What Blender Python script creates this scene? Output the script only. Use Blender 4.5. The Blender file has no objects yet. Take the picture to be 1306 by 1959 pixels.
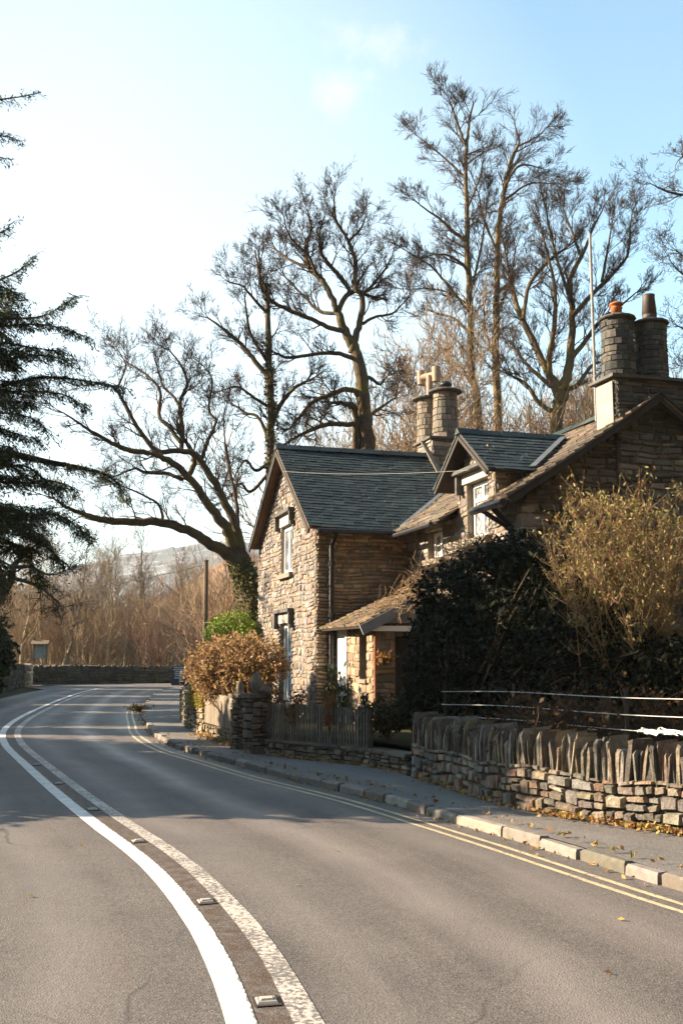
import bpy, math, random
import numpy as np
from math import sin, cos, tan, atan, pi, radians, sqrt, hypot
random.seed(7); rng = np.random.default_rng(7)
U = random.uniform
sc = bpy.context.scene
COL = sc.collection
# ------------------------------------------------------------------ survey helpers
FOC = 1950.; CX = 653.; CY = 979.5; EYE = 1.7; TH = atan((1250 - CY) / FOC)
_s, _c = sin(TH), cos(TH)
def ray(u, v):
    x = (u - CX) / FOC; y = -(v - CY) / FOC
    return (x, _c - y * _s, _s + y * _c)
def P(u, v, Y):
    d = ray(u, v); t = Y / d[1]; return (d[0] * t, Y, EYE + d[2] * t)
def G(u, v, z=0.):
    d = ray(u, v); t = (z - EYE) / d[2]; return (d[0] * t, d[1] * t, z)
P0 = P(605, 1000, 20.)
_L = hypot(.282, .959); D1 = (-.282 / _L, .959 / _L); D2 = (.959 / _L, .282 / _L)
def HL(a, b, z): return (P0[0] + a * D2[0] + b * D1[0], P0[1] + a * D2[1] + b * D1[1], z)
SUN_A, SUN_E = 8., 25.

# ------------------------------------------------------------------ object helpers
def tag(o, label=None, cat=None, group=None, kind=None):
    if label: o['label'] = label
    if cat: o['category'] = cat
    if group: o['group'] = group
    if kind: o['kind'] = kind
    return o
def thing(name, label, cat, loc=(0, 0, 0), group=None):
    o = bpy.data.objects.new(name, None); COL.objects.link(o); o.location = loc
    o.empty_display_size = .2
    return tag(o, label, cat, group)
def link(name, me, mat, parent=None):
    o = bpy.data.objects.new(name, me); COL.objects.link(o)
    if mat is not None: me.materials.append(mat)
    if parent is not None: o.parent = parent
    return o
def org(parent):
    p = parent
    while p is not None:
        if p.parent is None: return np.array(p.location)
        p = p.parent
    return None
def np_mesh(name, V, Fc, mat, parent=None, col=None, thick=None, uv=None, smooth=False, localize=True):
    """V (n,3), Fc list/array of faces; world coordinates in."""
    V = np.asarray(V, dtype=np.float64).reshape(-1, 3)
    off = org(parent)
    loc = None
    if off is None and localize:
        loc = np.array([(V[:, 0].min() + V[:, 0].max()) / 2, (V[:, 1].min() + V[:, 1].max()) / 2, V[:, 2].min()])
        off = loc
    if off is not None: V = V - off
    me = bpy.data.meshes.new(name)
    if isinstance(Fc, np.ndarray):
        n, k = Fc.shape
        me.vertices.add(len(V)); me.vertices.foreach_set('co', V.astype(np.float32).ravel())
        me.loops.add(n * k); me.loops.foreach_set('vertex_index', Fc.astype(np.int32).ravel())
        me.polygons.add(n); me.polygons.foreach_set('loop_start', np.arange(0, n * k, k, dtype=np.int32))
        me.polygons.foreach_set('loop_total', np.full(n, k, dtype=np.int32))
        sizes = np.full(n, k)
        me.update(calc_edges=True)
    else:
        me.from_pydata(V.tolist(), [], Fc); sizes = np.array([len(f) for f in Fc])
    if col is not None:
        c = np.ones((len(sizes), 4), dtype=np.float32); c[:, :3] = np.asarray(col, dtype=np.float32)[:, :3]
        a = me.attributes.new('Col', 'FLOAT_COLOR', 'CORNER')
        a.data.foreach_set('color', np.repeat(c, sizes, axis=0).ravel())
    if thick is not None:
        a = me.attributes.new('thick', 'FLOAT', 'POINT'); a.data.foreach_set('value', np.asarray(thick, dtype=np.float32))
    if uv is not None:
        lay = me.uv_layers.new(name='UVMap')
        li = np.empty(len(me.loops), dtype=np.int32); me.loops.foreach_get('vertex_index', li)
        lay.data.foreach_set('uv', np.asarray(uv, dtype=np.float32)[li].ravel())
    if smooth: me.polygons.foreach_set('use_smooth', np.ones(len(me.polygons), dtype=bool))
    o = link(name, me, mat, parent)
    if loc is not None: o.location = loc
    return o
class MB:
    def __init__(s): s.v = []; s.f = []; s.c = []; s.uv = []
    def face(s, pts, c=(1, 1, 1)):
        n = len(s.v); s.v += [tuple(p) for p in pts]; s.f.append(list(range(n, n + len(pts)))); s.c.append(c)
    def poly(s, pts, faces, c=(1, 1, 1)):
        n = len(s.v); s.v += [tuple(p) for p in pts]
        for f in faces: s.f.append([n + i for i in f]); s.c.append(c)
    def hexa(s, p, c=(1, 1, 1)):   # p: 4 bottom, 4 top
        s.poly(p, [(3, 2, 1, 0), (4, 5, 6, 7), (0, 1, 5, 4), (1, 2, 6, 5), (2, 3, 7, 6), (3, 0, 4, 7)], c)
    def boxf(s, f, u0, u1, v0, v1, d0, d1, c=(1, 1, 1)):
        s.hexa([f(u0, v0, d0), f(u1, v0, d0), f(u1, v0, d1), f(u0, v0, d1), f(u0, v1, d0), f(u1, v1, d0), f(u1, v1, d1), f(u0, v1, d1)], c)
    def bar(s, a, b, w, h=None, c=(1, 1, 1), up=(0, 0, 1)):
        h = h or w; a = np.array(a, float); b = np.array(b, float); t = b - a; t /= np.linalg.norm(t)
        x = np.cross(t, up)
        if np.linalg.norm(x) < 1e-4: x = np.cross(t, (1, 0, 0))
        x /= np.linalg.norm(x); y = np.cross(x, t)
        q = [a - x * w / 2 - y * h / 2, a + x * w / 2 - y * h / 2, a + x * w / 2 + y * h / 2, a - x * w / 2 + y * h / 2]
        s.hexa(q + [k + (b - a) for k in q], c)
    def tube(s, pts, rad, k=8, c=(1, 1, 1), cap=True):
        pts = [np.array(p, float) for p in pts]; n0 = len(s.v); n = len(pts)
        if not hasattr(rad, '__len__'): rad = [rad] * n
        ref = None
        for i in range(n):
            t = pts[min(i + 1, n - 1)] - pts[max(i - 1, 0)]; t /= np.linalg.norm(t)
            if ref is None: ref = np.array((1., 0, 0)) if abs(t[2]) > .8 else np.array((0, 0, 1.))
            x = np.cross(t, ref); x /= np.linalg.norm(x); y = np.cross(t, x)
            for j in range(k):
                a = 2 * pi * j / k; s.v.append(tuple(pts[i] + rad[i] * (cos(a) * x + sin(a) * y)))
        for i in range(n - 1):
            for j in range(k):
                s.f.append([n0 + i * k + j, n0 + i * k + (j + 1) % k, n0 + (i + 1) * k + (j + 1) % k, n0 + (i + 1) * k + j]); s.c.append(c)
        if cap:
            s.f.append([n0 + j for j in range(k)][::-1]); s.c.append(c)
            s.f.append([n0 + (n - 1) * k + j for j in range(k)]); s.c.append(c)
    def lathe(s, ctr, prof, k=16, c=(1, 1, 1)):
        s.tube([(ctr[0], ctr[1], ctr[2] + z) for r, z in prof], [r for r, z in prof], k, c)
    def build(s, name, mat, parent=None, smooth=False):
        return np_mesh(name, s.v, s.f, mat, parent, col=s.c, smooth=smooth)

class Tubes:
    def __init__(s): s.g = {}
    def add(s, pts, rad): s.g.setdefault(len(pts), []).append((pts, rad))
    def arrays(s, k):
        VV = []; FF = []; TT = []; base = 0
        for n, lst in s.g.items():
            Pn = np.array([p for p, r in lst], float); R = np.array([r for p, r in lst], float); B = len(lst)
            T = np.gradient(Pn, axis=1); T /= np.linalg.norm(T, axis=2, keepdims=True) + 1e-9
            m = T.mean(axis=1); ref = np.where(np.abs(m[:, 2:3]) > .75, np.array([[1., .2, 0]]), np.array([[.1, 0, 1.]]))
            A = np.cross(T, ref[:, None, :]); A /= np.linalg.norm(A, axis=2, keepdims=True) + 1e-9
            Bv = np.cross(T, A); ang = np.arange(k) * 2 * pi / k
            V = Pn[:, :, None, :] + R[:, :, None, None] * (np.cos(ang)[None, None, :, None] * A[:, :, None, :] + np.sin(ang)[None, None, :, None] * Bv[:, :, None, :])
            ib = np.arange(B)[:, None, None] * n * k; ii = np.arange(n - 1)[None, :, None] * k; j = np.arange(k)[None, None, :]; j2 = (j + 1) % k
            q = np.stack([ib + ii + j, ib + ii + j2, ib + ii + k + j2, ib + ii + k + j], axis=-1).reshape(-1, 4) + base
            VV.append(V.reshape(-1, 3)); FF.append(q); TT.append(np.repeat(R.reshape(-1), k)); base += B * n * k
        return np.concatenate(VV), np.concatenate(FF), np.concatenate(TT)
    def build(s, name, mat, parent=None, k=4, smooth=True):
        V, Fq, T = s.arrays(k)
        return np_mesh(name, V, Fq, mat, parent, thick=T, smooth=smooth)

# ------------------------------------------------------------------ materials
def new_mat(name):
    m = bpy.data.materials.new(name); m.use_nodes = True; nt = m.node_tree
    b = nt.nodes['Principled BSDF']; return m, nt, b
def N(nt, t, **kw):
    n = nt.nodes.new(t)
    for k, v in kw.items():
        if k in n.inputs.keys(): n.inputs[k].default_value = v
        else: setattr(n, k, v)
    return n
def noise(nt, scale, detail=4., rough=.6, co=None, dim='3D'):
    n = N(nt, 'ShaderNodeTexNoise'); n.inputs['Scale'].default_value = scale; n.inputs['Detail'].default_value = detail; n.inputs['Roughness'].default_value = rough
    if co is not None: nt.links.new(co, n.inputs['Vector'])
    return n.outputs['Fac']
def ramp(nt, fac, a, b, lo=0., hi=1.):
    n = N(nt, 'ShaderNodeMapRange'); n.inputs['From Min'].default_value = a; n.inputs['From Max'].default_value = b
    n.inputs['To Min'].default_value = lo; n.inputs['To Max'].default_value = hi; nt.links.new(fac, n.inputs['Value']); return n.outputs['Result']
def mix(nt, fac, a, b, mode='MIX'):
    n = N(nt, 'ShaderNodeMix', data_type='RGBA', blend_type=mode)
    for sock, val in ((n.inputs[0], fac), (n.inputs[6], a), (n.inputs[7], b)):
        if isinstance(val, (int, float)): sock.default_value = val
        elif isinstance(val, tuple): sock.default_value = (*val[:3], 1)
        else: nt.links.new(val, sock)
    return n.outputs[2]
def math_(nt, op, a, b=None):
    n = N(nt, 'ShaderNodeMath', operation=op)
    for i, v in enumerate((a, b)):
        if v is None: continue
        if isinstance(v, (int, float)): n.inputs[i].default_value = v
        else: nt.links.new(v, n.inputs[i])
    return n.outputs[0]
def bump(nt, b, h, strength=.5, dist=.02):
    n = N(nt, 'ShaderNodeBump'); n.inputs['Strength'].default_value = strength; n.inputs['Distance'].default_value = dist
    nt.links.new(h, n.inputs['Height']); nt.links.new(n.outputs[0], b.inputs['Normal'])
def tc(nt): return N(nt, 'ShaderNodeTexCoord').outputs['Object']
def colattr(nt):
    return N(nt, 'ShaderNodeAttribute', attribute_name='Col').outputs['Color']
def rgb(nt, c):
    n = N(nt, 'ShaderNodeRGB'); n.outputs[0].default_value = (*c, 1); return n.outputs[0]
def mat_attr(name, rough=.85, var=.35, nscale=6., bscale=40., bstr=.5, bdist=.01, lichen=0., moss=0., spec=.3, mossc=(.10, .11, .03)):
    m, nt, b = new_mat(name); co = tc(nt)
    n1 = noise(nt, nscale, 5, .65, co); f = ramp(nt, n1, .25, .75, 1 - var, 1 + var)
    g = N(nt, 'ShaderNodeCombineColor'); [nt.links.new(f, g.inputs[i]) for i in range(3)]
    c = mix(nt, 1., colattr(nt), g.outputs[0], 'MULTIPLY')
    if lichen:
        l = ramp(nt, noise(nt, 14, 6, .7, co), .62, .70, 0, lichen); c = mix(nt, l, c, (.30, .28, .23))
    if moss:
        l = ramp(nt, noise(nt, 2.3, 6, .75, co), .54, .68, 0, moss); c = mix(nt, l, c, mossc)
    nt.links.new(c, b.inputs['Base Color']); b.inputs['Roughness'].default_value = rough; b.inputs['Specular IOR Level'].default_value = spec
    bump(nt, b, noise(nt, bscale, 6, .7, co), bstr, bdist); return m
def mat_plain(name, c, rough=.7, var=.2, nscale=8., bstr=.2, metal=0., spec=.4):
    m, nt, b = new_mat(name); co = tc(nt)
    c2 = mix(nt, ramp(nt, noise(nt, nscale, 5, .65, co), .3, .7), tuple(k * (1 - var) for k in c), tuple(min(1, k * (1 + var)) for k in c))
    nt.links.new(c2, b.inputs['Base Color']); b.inputs['Roughness'].default_value = rough; b.inputs['Metallic'].default_value = metal
    b.inputs['Specular IOR Level'].default_value = spec
    if bstr: bump(nt, b, noise(nt, 60, 4, .6, co), bstr, .005)
    return m
def mat_leaf(name, rough=.5, trans=.25, spec=.4):
    m, nt, b = new_mat(name); c = colattr(nt)
    nt.links.new(c, b.inputs['Base Color']); b.inputs['Roughness'].default_value = rough; b.inputs['Specular IOR Level'].default_value = spec
    if trans:
        t = N(nt, 'ShaderNodeBsdfTranslucent'); nt.links.new(c, t.inputs[0]); mx = N(nt, 'ShaderNodeMixShader'); mx.inputs[0].default_value = trans
        nt.links.new(b.outputs[0], mx.inputs[1]); nt.links.new(t.outputs[0], mx.inputs[2]); nt.links.new(mx.outputs[0], nt.nodes['Material Output'].inputs[0])
    return m
def mat_bark(name, twig, trunk, mossc, moss=.8, mlo=.45):
    m, nt, b = new_mat(name); co = tc(nt)
    th = N(nt, 'ShaderNodeAttribute', attribute_name='thick').outputs['Fac']
    c = mix(nt, ramp(nt, th, .01, .08), twig, trunk)
    n1 = ramp(nt, noise(nt, 5, 5, .7, co), .3, .7, .6, 1.35); g = N(nt, 'ShaderNodeCombineColor'); [nt.links.new(n1, g.inputs[i]) for i in range(3)]
    c = mix(nt, 1., c, g.outputs[0], 'MULTIPLY')
    mk = math_(nt, 'MULTIPLY', ramp(nt, noise(nt, 1.6, 5, .7, co), mlo, mlo + .15, 0, moss), ramp(nt, th, .02, .07))
    c = mix(nt, mk, c, mossc)
    nt.links.new(c, b.inputs['Base Color']); b.inputs['Roughness'].default_value = .85; b.inputs['Specular IOR Level'].default_value = .2
    bump(nt, b, noise(nt, 18, 6, .75, co), 1., .06); return m

def mat_asphalt(name, light, dark, kind='road'):
    m, nt, b = new_mat(name); co = tc(nt)
    uv = N(nt, 'ShaderNodeUVMap').outputs[0]; sx = N(nt, 'ShaderNodeSeparateXYZ'); nt.links.new(uv, sx.inputs[0]); u = sx.outputs[0]
    # stretched noise for along-road streaks
    mp = N(nt, 'ShaderNodeMapping'); mp.inputs['Scale'].default_value = (2.2, .22, 1); nt.links.new(uv, mp.inputs['Vector'])
    streak = noise(nt, 1.6, 5, .6, mp.outputs[0])
    big = noise(nt, .8, 6, .6, co)
    vo = N(nt, 'ShaderNodeTexVoronoi'); vo.inputs['Scale'].default_value = 95.; nt.links.new(co, vo.inputs['Vector'])
    vs = N(nt, 'ShaderNodeSeparateColor'); nt.links.new(vo.outputs['Color'], vs.inputs[0])
    fine = noise(nt, 160, 3, .7, co)
    base = mix(nt, ramp(nt, big, .35, .65), dark, light)
    base = mix(nt, ramp(nt, streak, .42, .62, 0, .45), base, tuple(k * 1.18 for k in light))
    sp = ramp(nt, vs.outputs[0], 0, 1, .62, 1.34); g = N(nt, 'ShaderNodeCombineColor'); [nt.links.new(sp, g.inputs[i]) for i in range(3)]
    base = mix(nt, 1., base, g.outputs[0], 'MULTIPLY')
    fp = ramp(nt, fine, .3, .7, .72, 1.25); g = N(nt, 'ShaderNodeCombineColor'); [nt.links.new(fp, g.inputs[i]) for i in range(3)]
    base = mix(nt, 1., base, g.outputs[0], 'MULTIPLY')
    rough = None
    if kind == 'road':
        wob = math_(nt, 'ADD', u, ramp(nt, noise(nt, .6, 3, .5, co), 0, 1, -.25, .25))
        def band(c0, w):
            d = math_(nt, 'ABSOLUTE', math_(nt, 'SUBTRACT', wob, c0)); return ramp(nt, d, 0., w, 1., 0.)
        tr = math_(nt, 'MAXIMUM', band(1.62, .36), math_(nt, 'MULTIPLY', band(.62, .35), .45)); tr = math_(nt, 'MAXIMUM', tr, math_(nt, 'MULTIPLY', band(2.6, .35), .6)); tr = math_(nt, 'MAXIMUM', tr, math_(nt, 'MULTIPLY', band(-.95, .4), .6)); tr = math_(nt, 'MAXIMUM', tr, math_(nt, 'MULTIPLY', band(-2.1, .35), .5))
        tr = math_(nt, 'MULTIPLY', tr, ramp(nt, noise(nt, 1.1, 4, .6, co), .3, .6, .6, 1.))
        base = mix(nt, math_(nt, 'MULTIPLY', tr, .75), base, tuple(k * 1.75 for k in light))
        # debris between the lines, dust by the kerb
        deb = math_(nt, 'MULTIPLY', ramp(nt, math_(nt, 'ABSOLUTE', math_(nt, 'SUBTRACT', u, .10)), .05, .2, 1, 0), ramp(nt, noise(nt, 9, 6, .75, co), .40, .58, 0, .9))
        base = mix(nt, deb, base, (.075, .046, .026))
        st = ramp(nt, noise(nt, 1.7, 5, .7, mp.outputs[0]), .56, .7, 0, .35); base = mix(nt, st, base, (.115, .085, .065))
        rough = ramp(nt, tr, 0, 1, .66, .42)
    if kind == 'road':
        cr = N(nt, 'ShaderNodeTexVoronoi', feature='DISTANCE_TO_EDGE'); cr.inputs['Scale'].default_value = .35
        wv = N(nt, 'ShaderNodeMix', data_type='RGBA', blend_type='ADD'); wv.inputs[0].default_value = .35
        nn = N(nt, 'ShaderNodeTexNoise'); nn.inputs['Scale'].default_value = 1.5; nt.links.new(co, nn.inputs['Vector'])
        nt.links.new(co, wv.inputs[6]); nt.links.new(nn.outputs['Color'], wv.inputs[7]); nt.links.new(wv.outputs[2], cr.inputs['Vector'])
        ck = math_(nt, 'MULTIPLY', ramp(nt, cr.outputs[0], .0, .008, .55, 0), ramp(nt, noise(nt, .5, 2, .5, co), .5, .6)); base = mix(nt, ck, base, (.03, .028, .026))
    nt.links.new(base, b.inputs['Base Color'])
    if rough is not None: nt.links.new(rough, b.inputs['Roughness'])
    else: b.inputs['Roughness'].default_value = .75
    b.inputs['Specular IOR Level'].default_value = .28
    h = math_(nt, 'ADD', vo.outputs['Distance'], math_(nt, 'MULTIPLY', fine, .6)); bump(nt, b, h, .55, .006)
    return m
def mat_paint(name, paint, wear, worn=(.13, .12, .11), edge=.0):
    m, nt, b = new_mat(name); co = tc(nt)
    n1 = noise(nt, 28, 8, .72, co); big = noise(nt, 1.4, 4, .6, co)
    k = math_(nt, 'ADD', n1, math_(nt, 'MULTIPLY', math_(nt, 'SUBTRACT', big, .5), .35))
    f = ramp(nt, k, wear - .03, wear + .03)
    uv = N(nt, 'ShaderNodeUVMap').outputs[0]; sx = N(nt, 'ShaderNodeSeparateXYZ'); nt.links.new(uv, sx.inputs[0])
    e = math_(nt, 'ADD', sx.outputs[0], math_(nt, 'MULTIPLY', math_(nt, 'SUBTRACT', noise(nt, 22, 6, .7, co), .5), edge))
    f = math_(nt, 'MULTIPLY', f, ramp(nt, e, .95, .99, 1, 0)) if edge else f
    pc = mix(nt, ramp(nt, noise(nt, 5, 6, .7, co), .35, .65), tuple(c * .70 for c in paint), paint)
    pc = mix(nt, ramp(nt, noise(nt, 40, 6, .75, co), .54, .66, 0, .55), pc, tuple(k * 1.6 for k in worn))
    sp = noise(nt, 150, 3, .7, co)
    pc = mix(nt, ramp(nt, sp, .58, .75, 0, .35), pc, worn)
    c = mix(nt, f, worn, pc); nt.links.new(c, b.inputs['Base Color']); b.inputs['Roughness'].default_value = .6
    bump(nt, b, sp, .4, .004); return m

M = {}
M['lit_side'] = mat_plain('sunlit_side_tone', (.30, .255, .215), .9, .2, 5, .4)  # pale tone that paints sunlight on the front chimney's left side
M['stone'] = mat_attr('house_stone', .88, .35, 5, 30, .8, .02, lichen=.35)
M['stone_dark'] = mat_attr('slate_stone', .85, .4, 5, 30, .9, .025, lichen=.25, moss=.25)
M['drystone'] = mat_attr('drystone', .9, .6, 9, 22, 1., .035, lichen=.8, moss=.4)
M['drystone_mossy'] = mat_attr('drystone_mossy', .9, .45, 7, 26, .9, .02, lichen=.4, moss=.75, mossc=(.12, .11, .03))
M['mortar'] = mat_plain('mortar', (.17, .14, .105), .95, .3, 9, .6)
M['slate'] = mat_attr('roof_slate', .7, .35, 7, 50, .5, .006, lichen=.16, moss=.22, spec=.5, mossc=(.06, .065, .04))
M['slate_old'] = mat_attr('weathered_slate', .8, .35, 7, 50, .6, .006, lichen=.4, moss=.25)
M['lintel'] = mat_plain('pale_stone', (.42, .37, .30), .85, .15, 5, .4)
M['sillstone'] = mat_plain('sill_stone', (.19, .16, .12), .85, .25, 7, .5)
M['hood'] = mat_plain('hood_slate', (.07, .068, .062), .8, .3, 9, .4)
M['white'] = mat_plain('white_paint', (.80, .80, .78), .45, .06, 6, .08)
M['wood_dark'] = mat_plain('dark_timber', (.03, .022, .016), .75, .35, 5, .3)
M['soffit'] = mat_plain('brown_soffit', (.16, .09, .045), .75, .3, 5, .3)
M['iron'] = mat_plain('black_iron', (.018, .018, .02), .45, .2, 8, .1)
M['lead'] = mat_plain('lead', (.075, .085, .095), .6, .2, 6, .15, spec=.5)
M['terracotta'] = mat_plain('terracotta', (.33, .10, .03), .8, .25, 12, .2)
M['slategrey'] = mat_plain('grey_paint', (.20, .21, .22), .7, .2, 6, .2)
M['rust'] = mat_plain('rusty_pipe', (.26, .09, .03), .85, .3, 9, .2)
M['clay_buff'] = mat_plain('buff_clay', (.34, .24, .17), .8, .2, 12, .2)
M['clay_brown'] = mat_plain('brown_clay', (.055, .04, .034), .6, .4, 9, .2)
M['pale_metal'] = mat_plain('galvanised', (.24, .22, .19), .5, .2, 12, .1, spec=.5)
M['picket'] = mat_attr('weathered_picket', .85, .3, 12, 60, .4, .004)
M['post'] = mat_plain('pole_timber', (.17, .125, .08), .85, .3, 6, .4)
M['leaf'] = mat_leaf('green_leaf', .6, .12, .16)
M['leaf_dry'] = mat_leaf('dry_leaf', .7, .3, .2)
M['needle'] = mat_leaf('needle', .55, .18, .3)
M['bark_moss'] = mat_bark('mossy_bark', (.065, .042, .027), (.105, .074, .047), (.16, .13, .022), .65, .47)
M['bark_tall'] = mat_bark('tall_bark', (.085, .054, .032), (.145, .098, .055), (.20, .155, .028), .6, .46)
M['bark_wood'] = mat_bark('wood_bark', (.36, .25, .14), (.42, .32, .20), (.28, .24, .08), .4, .5)
M['bark_grey'] = mat_bark('grey_wood_bark', (.27, .20, .14), (.34, .28, .20), (.26, .23, .09), .4, .5)
M['bark_red'] = mat_bark('red_wood_bark', (.27, .155, .10), (.31, .21, .14), (.22, .18, .06), .4, .5)
M['bark_far'] = mat_bark('far_bark', (.135, .098, .075), (.16, .125, .095), (.15, .13, .07), .3, .5)
M['bark_birch'] = mat_bark('pale_bark', (.12, .08, .05), (.34, .28, .21), (.2, .17, .12), .4, .55)
M['bark_cedar'] = mat_bark('cedar_bark', (.05, .035, .022), (.07, .05, .035), (.12, .12, .03), .6, .45)
M['stem'] = mat_plain('stem', (.14, .09, .05), .8, .35, 9, 0)
M['drystem'] = mat_plain('dry_stem', (.25, .165, .085), .8, .35, 9, 0)
M['wire'] = mat_plain('wire', (.62, .62, .60), .35, .1, 5, 0, metal=.3)
M['road'] = mat_asphalt('road_asphalt', (.128, .112, .101), (.092, .082, .075))
M['pave'] = mat_asphalt('pavement_asphalt', (.160, .147, .136), (.122, .112, .104), 'pave')
M['kerb'] = mat_attr('kerb_stone', .85, .3, 9, 50, .6, .008, lichen=.3, moss=.25)
M['wline'] = mat_paint('white_line', (.74, .71, .66), .37, edge=.6)
M['wline_worn'] = mat_paint('white_line_worn', (.55, .49, .43), .50, edge=.0)
M['yline'] = mat_paint('yellow_line', (.56, .45, .27), .42)

# ------------------------------------------------------------------ masonry
def vnoise(x, y, s=0):   # cheap smooth pseudo noise
    return sin(x * 1.7 + s) * .5 + sin(y * 2.3 + x * .9 + 1.3 * s) * .3 + sin(x * 4.1 - y * 3.7 + s * 2.1) * .2
def pick(pal, v=.16):
    c = random.choice(pal); k = U(1 - v, 1 + v); return tuple(max(.01, q * k * U(.95, 1.05)) for q in c)
def make_courses(v0, v1, hr):
    out = []; v = v0
    while v < v1 - 1e-3:
        h = U(*hr)
        if v1 - v - h < hr[0] * .6: h = v1 - v
        out.append((v, v + h)); v += h
    return out
def stone(mb, f, u0, u1, v0, v1, dep, pal, g=.008, jit=.14):
    w, h = u1 - u0, v1 - v0
    if w < .02 or h < .015: return
    ju = min(.035, w * jit * 1.3); jv = min(.022, h * jit * 1.5)
    bev = min(.02, h * .22, w * .22); d = dep * U(.5, 1.5); d2 = d * U(.9, 1.25)
    o = [(u0 + g, v0 + g), (u1 - g, v0 + g), (u1 - g, v1 - g), (u0 + g, v1 - g)]
    o = [(a + U(-ju, ju) * .5, b + U(-jv, jv)) for a, b in o]
    cu, cv = (u0 + u1) / 2, (v0 + v1) / 2
    inn = [(a + (cu - a) * bev / w * 2 + U(-ju, ju) * .3, b + (cv - b) * bev / h * 2) for a, b in o]
    pts = [f(a, b, 0) for a, b in o] + [f(a, b, d * U(.75, 1.15)) for a, b in inn] + [f(cu + U(-.2, .2) * w, cv + U(-.2, .2) * h, d2)]
    mb.poly(pts, [(0, 1, 5, 4), (1, 2, 6, 5), (2, 3, 7, 6), (3, 0, 4, 7), (4, 5, 8), (5, 6, 8), (6, 7, 8), (7, 4, 8)], pick(pal))
def wall_regions(U0, U1, V0, V1, ops):
    reg = []; cur = U0
    for u0, u1, vs in sorted(ops):
        if u0 > cur: reg.append((cur, u0, V0, V1))
        v = V0
        for a, b in sorted(vs):
            if a > v: reg.append((u0, u1, v, a))
            v = b
        if v < V1: reg.append((u0, u1, v, V1))
        cur = u1
    if cur < U1: reg.append((cur, U1, V0, V1))
    return reg
def masonry(name, parent, f0, U0, U1, V0, V1, ops, hr, wr, dep, pal, mat, lim=None, quoin=(), back=True):
    f = lambda u, v, d: f0(u, v + .028 * vnoise(u * 2.6 + 1., v * 2.2, U0 + V0) * (0 if d <= 0 and False else 1), d)
    mb = MB(); bk = MB(); regs = wall_regions(U0, U1, V0, V1, ops); cs = make_courses(V0, V1, hr)
    for (ru0, ru1, rv0, rv1) in regs:
        for (c0, c1) in cs:
            a, b = max(c0, rv0), min(c1, rv1)
            if b - a < .02: continue
            lo, hi = ru0, ru1
            if lim:
                l0, l1 = lim((a + b) / 2); lo = max(lo, l0); hi = min(hi, l1)
            u = lo
            while u < hi - .02:
                w = U(*wr) * (1 if U(0, 1) > .15 else .5)
                if hi - u - w < wr[0] * .6: w = hi - u
                if b - a > .13 and U(0, 1) < .3:
                    k = U(.35, .65); m = a + (b - a) * k
                    stone(mb, f, u, u + w, a, m, dep, pal); stone(mb, f, u, u + w, m, b, dep, pal)
                else: stone(mb, f, u, u + w, a, b, dep, pal)
                u += w
        if back:
            if lim is None: bk.face([f0(ru0, rv0, 0), f0(ru1, rv0, 0), f0(ru1, rv1, 0), f0(ru0, rv1, 0)])
            else:
                n = 24
                for i in range(n):
                    a = rv0 + (rv1 - rv0) * i / n; b = rv0 + (rv1 - rv0) * (i + 1) / n
                    la, lb = lim(a), lim(b)
                    q = [max(ru0, la[0]), min(ru1, la[1]), min(ru1, lb[1]), max(ru0, lb[0])]
                    if q[1] - q[0] > .01: bk.face([f0(q[0], a, 0), f0(q[1], a, 0), f0(max(q[2], q[3]), b, 0), f0(min(q[3], q[2]), b, 0)])
    n0 = len(mb.v); o = mb.build(name, mat, parent)
    if back and bk.f:
        o.data.materials.append(M['mortar'])
        # merge mortar backing into the same wall mesh
        off = org(parent)
        import bmesh
        bm = bmesh.new(); bm.from_mesh(o.data); lay = bm.loops.layers.float_color.get('Col')
        for fc in bk.f:
            vs = [bm.verts.new(np.array(bk.v[i]) - (off if off is not None else 0)) for i in fc]
            fa = bm.faces.new(vs); fa.material_index = 1
        bm.to_mesh(o.data); bm.free()
    return o

def slates(name, parent, f, W, L, mat, pal, course=.19, wr=(.16, .34), clip=None, th=.014, u0=0.):
    """f(u, v, d): u along the eave, v up the slope, d outward."""
    mb = MB(); v = 0.; row = 0; nrow = max(2, int(L / course))
    for r in range(nrow):
        cv = L / nrow * (1.15 - .3 * r / nrow); va = L * (r / nrow) ** 1.03; vb = va + cv * 1.55
        vb = min(vb, L); u = u0 - U(0, wr[0])
        sag = U(-.006, .006)
        while u < W:
            w = U(*wr); a = max(u0, u); b = min(W, u + w)
            if b - a > .03:
                if clip is None or clip((a + b) / 2, va + .08):
                    j = U(-.014, .014); t = th * U(.7, 1.6); lift = U(.0, .012)
                    g = .0035
                    p = [f(a + g, va + j + sag, .002), f(b - g, va + j + U(-.008, .008) + sag, .002), f(b - g, vb, 0), f(a + g, vb, 0),
                         f(a + g, va + j + sag, (.014 if th < .01 else .026) + t + lift * (.5 if th < .01 else 1)), f(b - g, va + j + sag, (.014 if th < .01 else .026) + t + lift * U(.2, .7)), f(b - g, vb, .010), f(a + g, vb, .010)]
                    mb.hexa(p, pick(pal, .28))
            u += w
    return mb.build(name, mat, parent)

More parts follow.
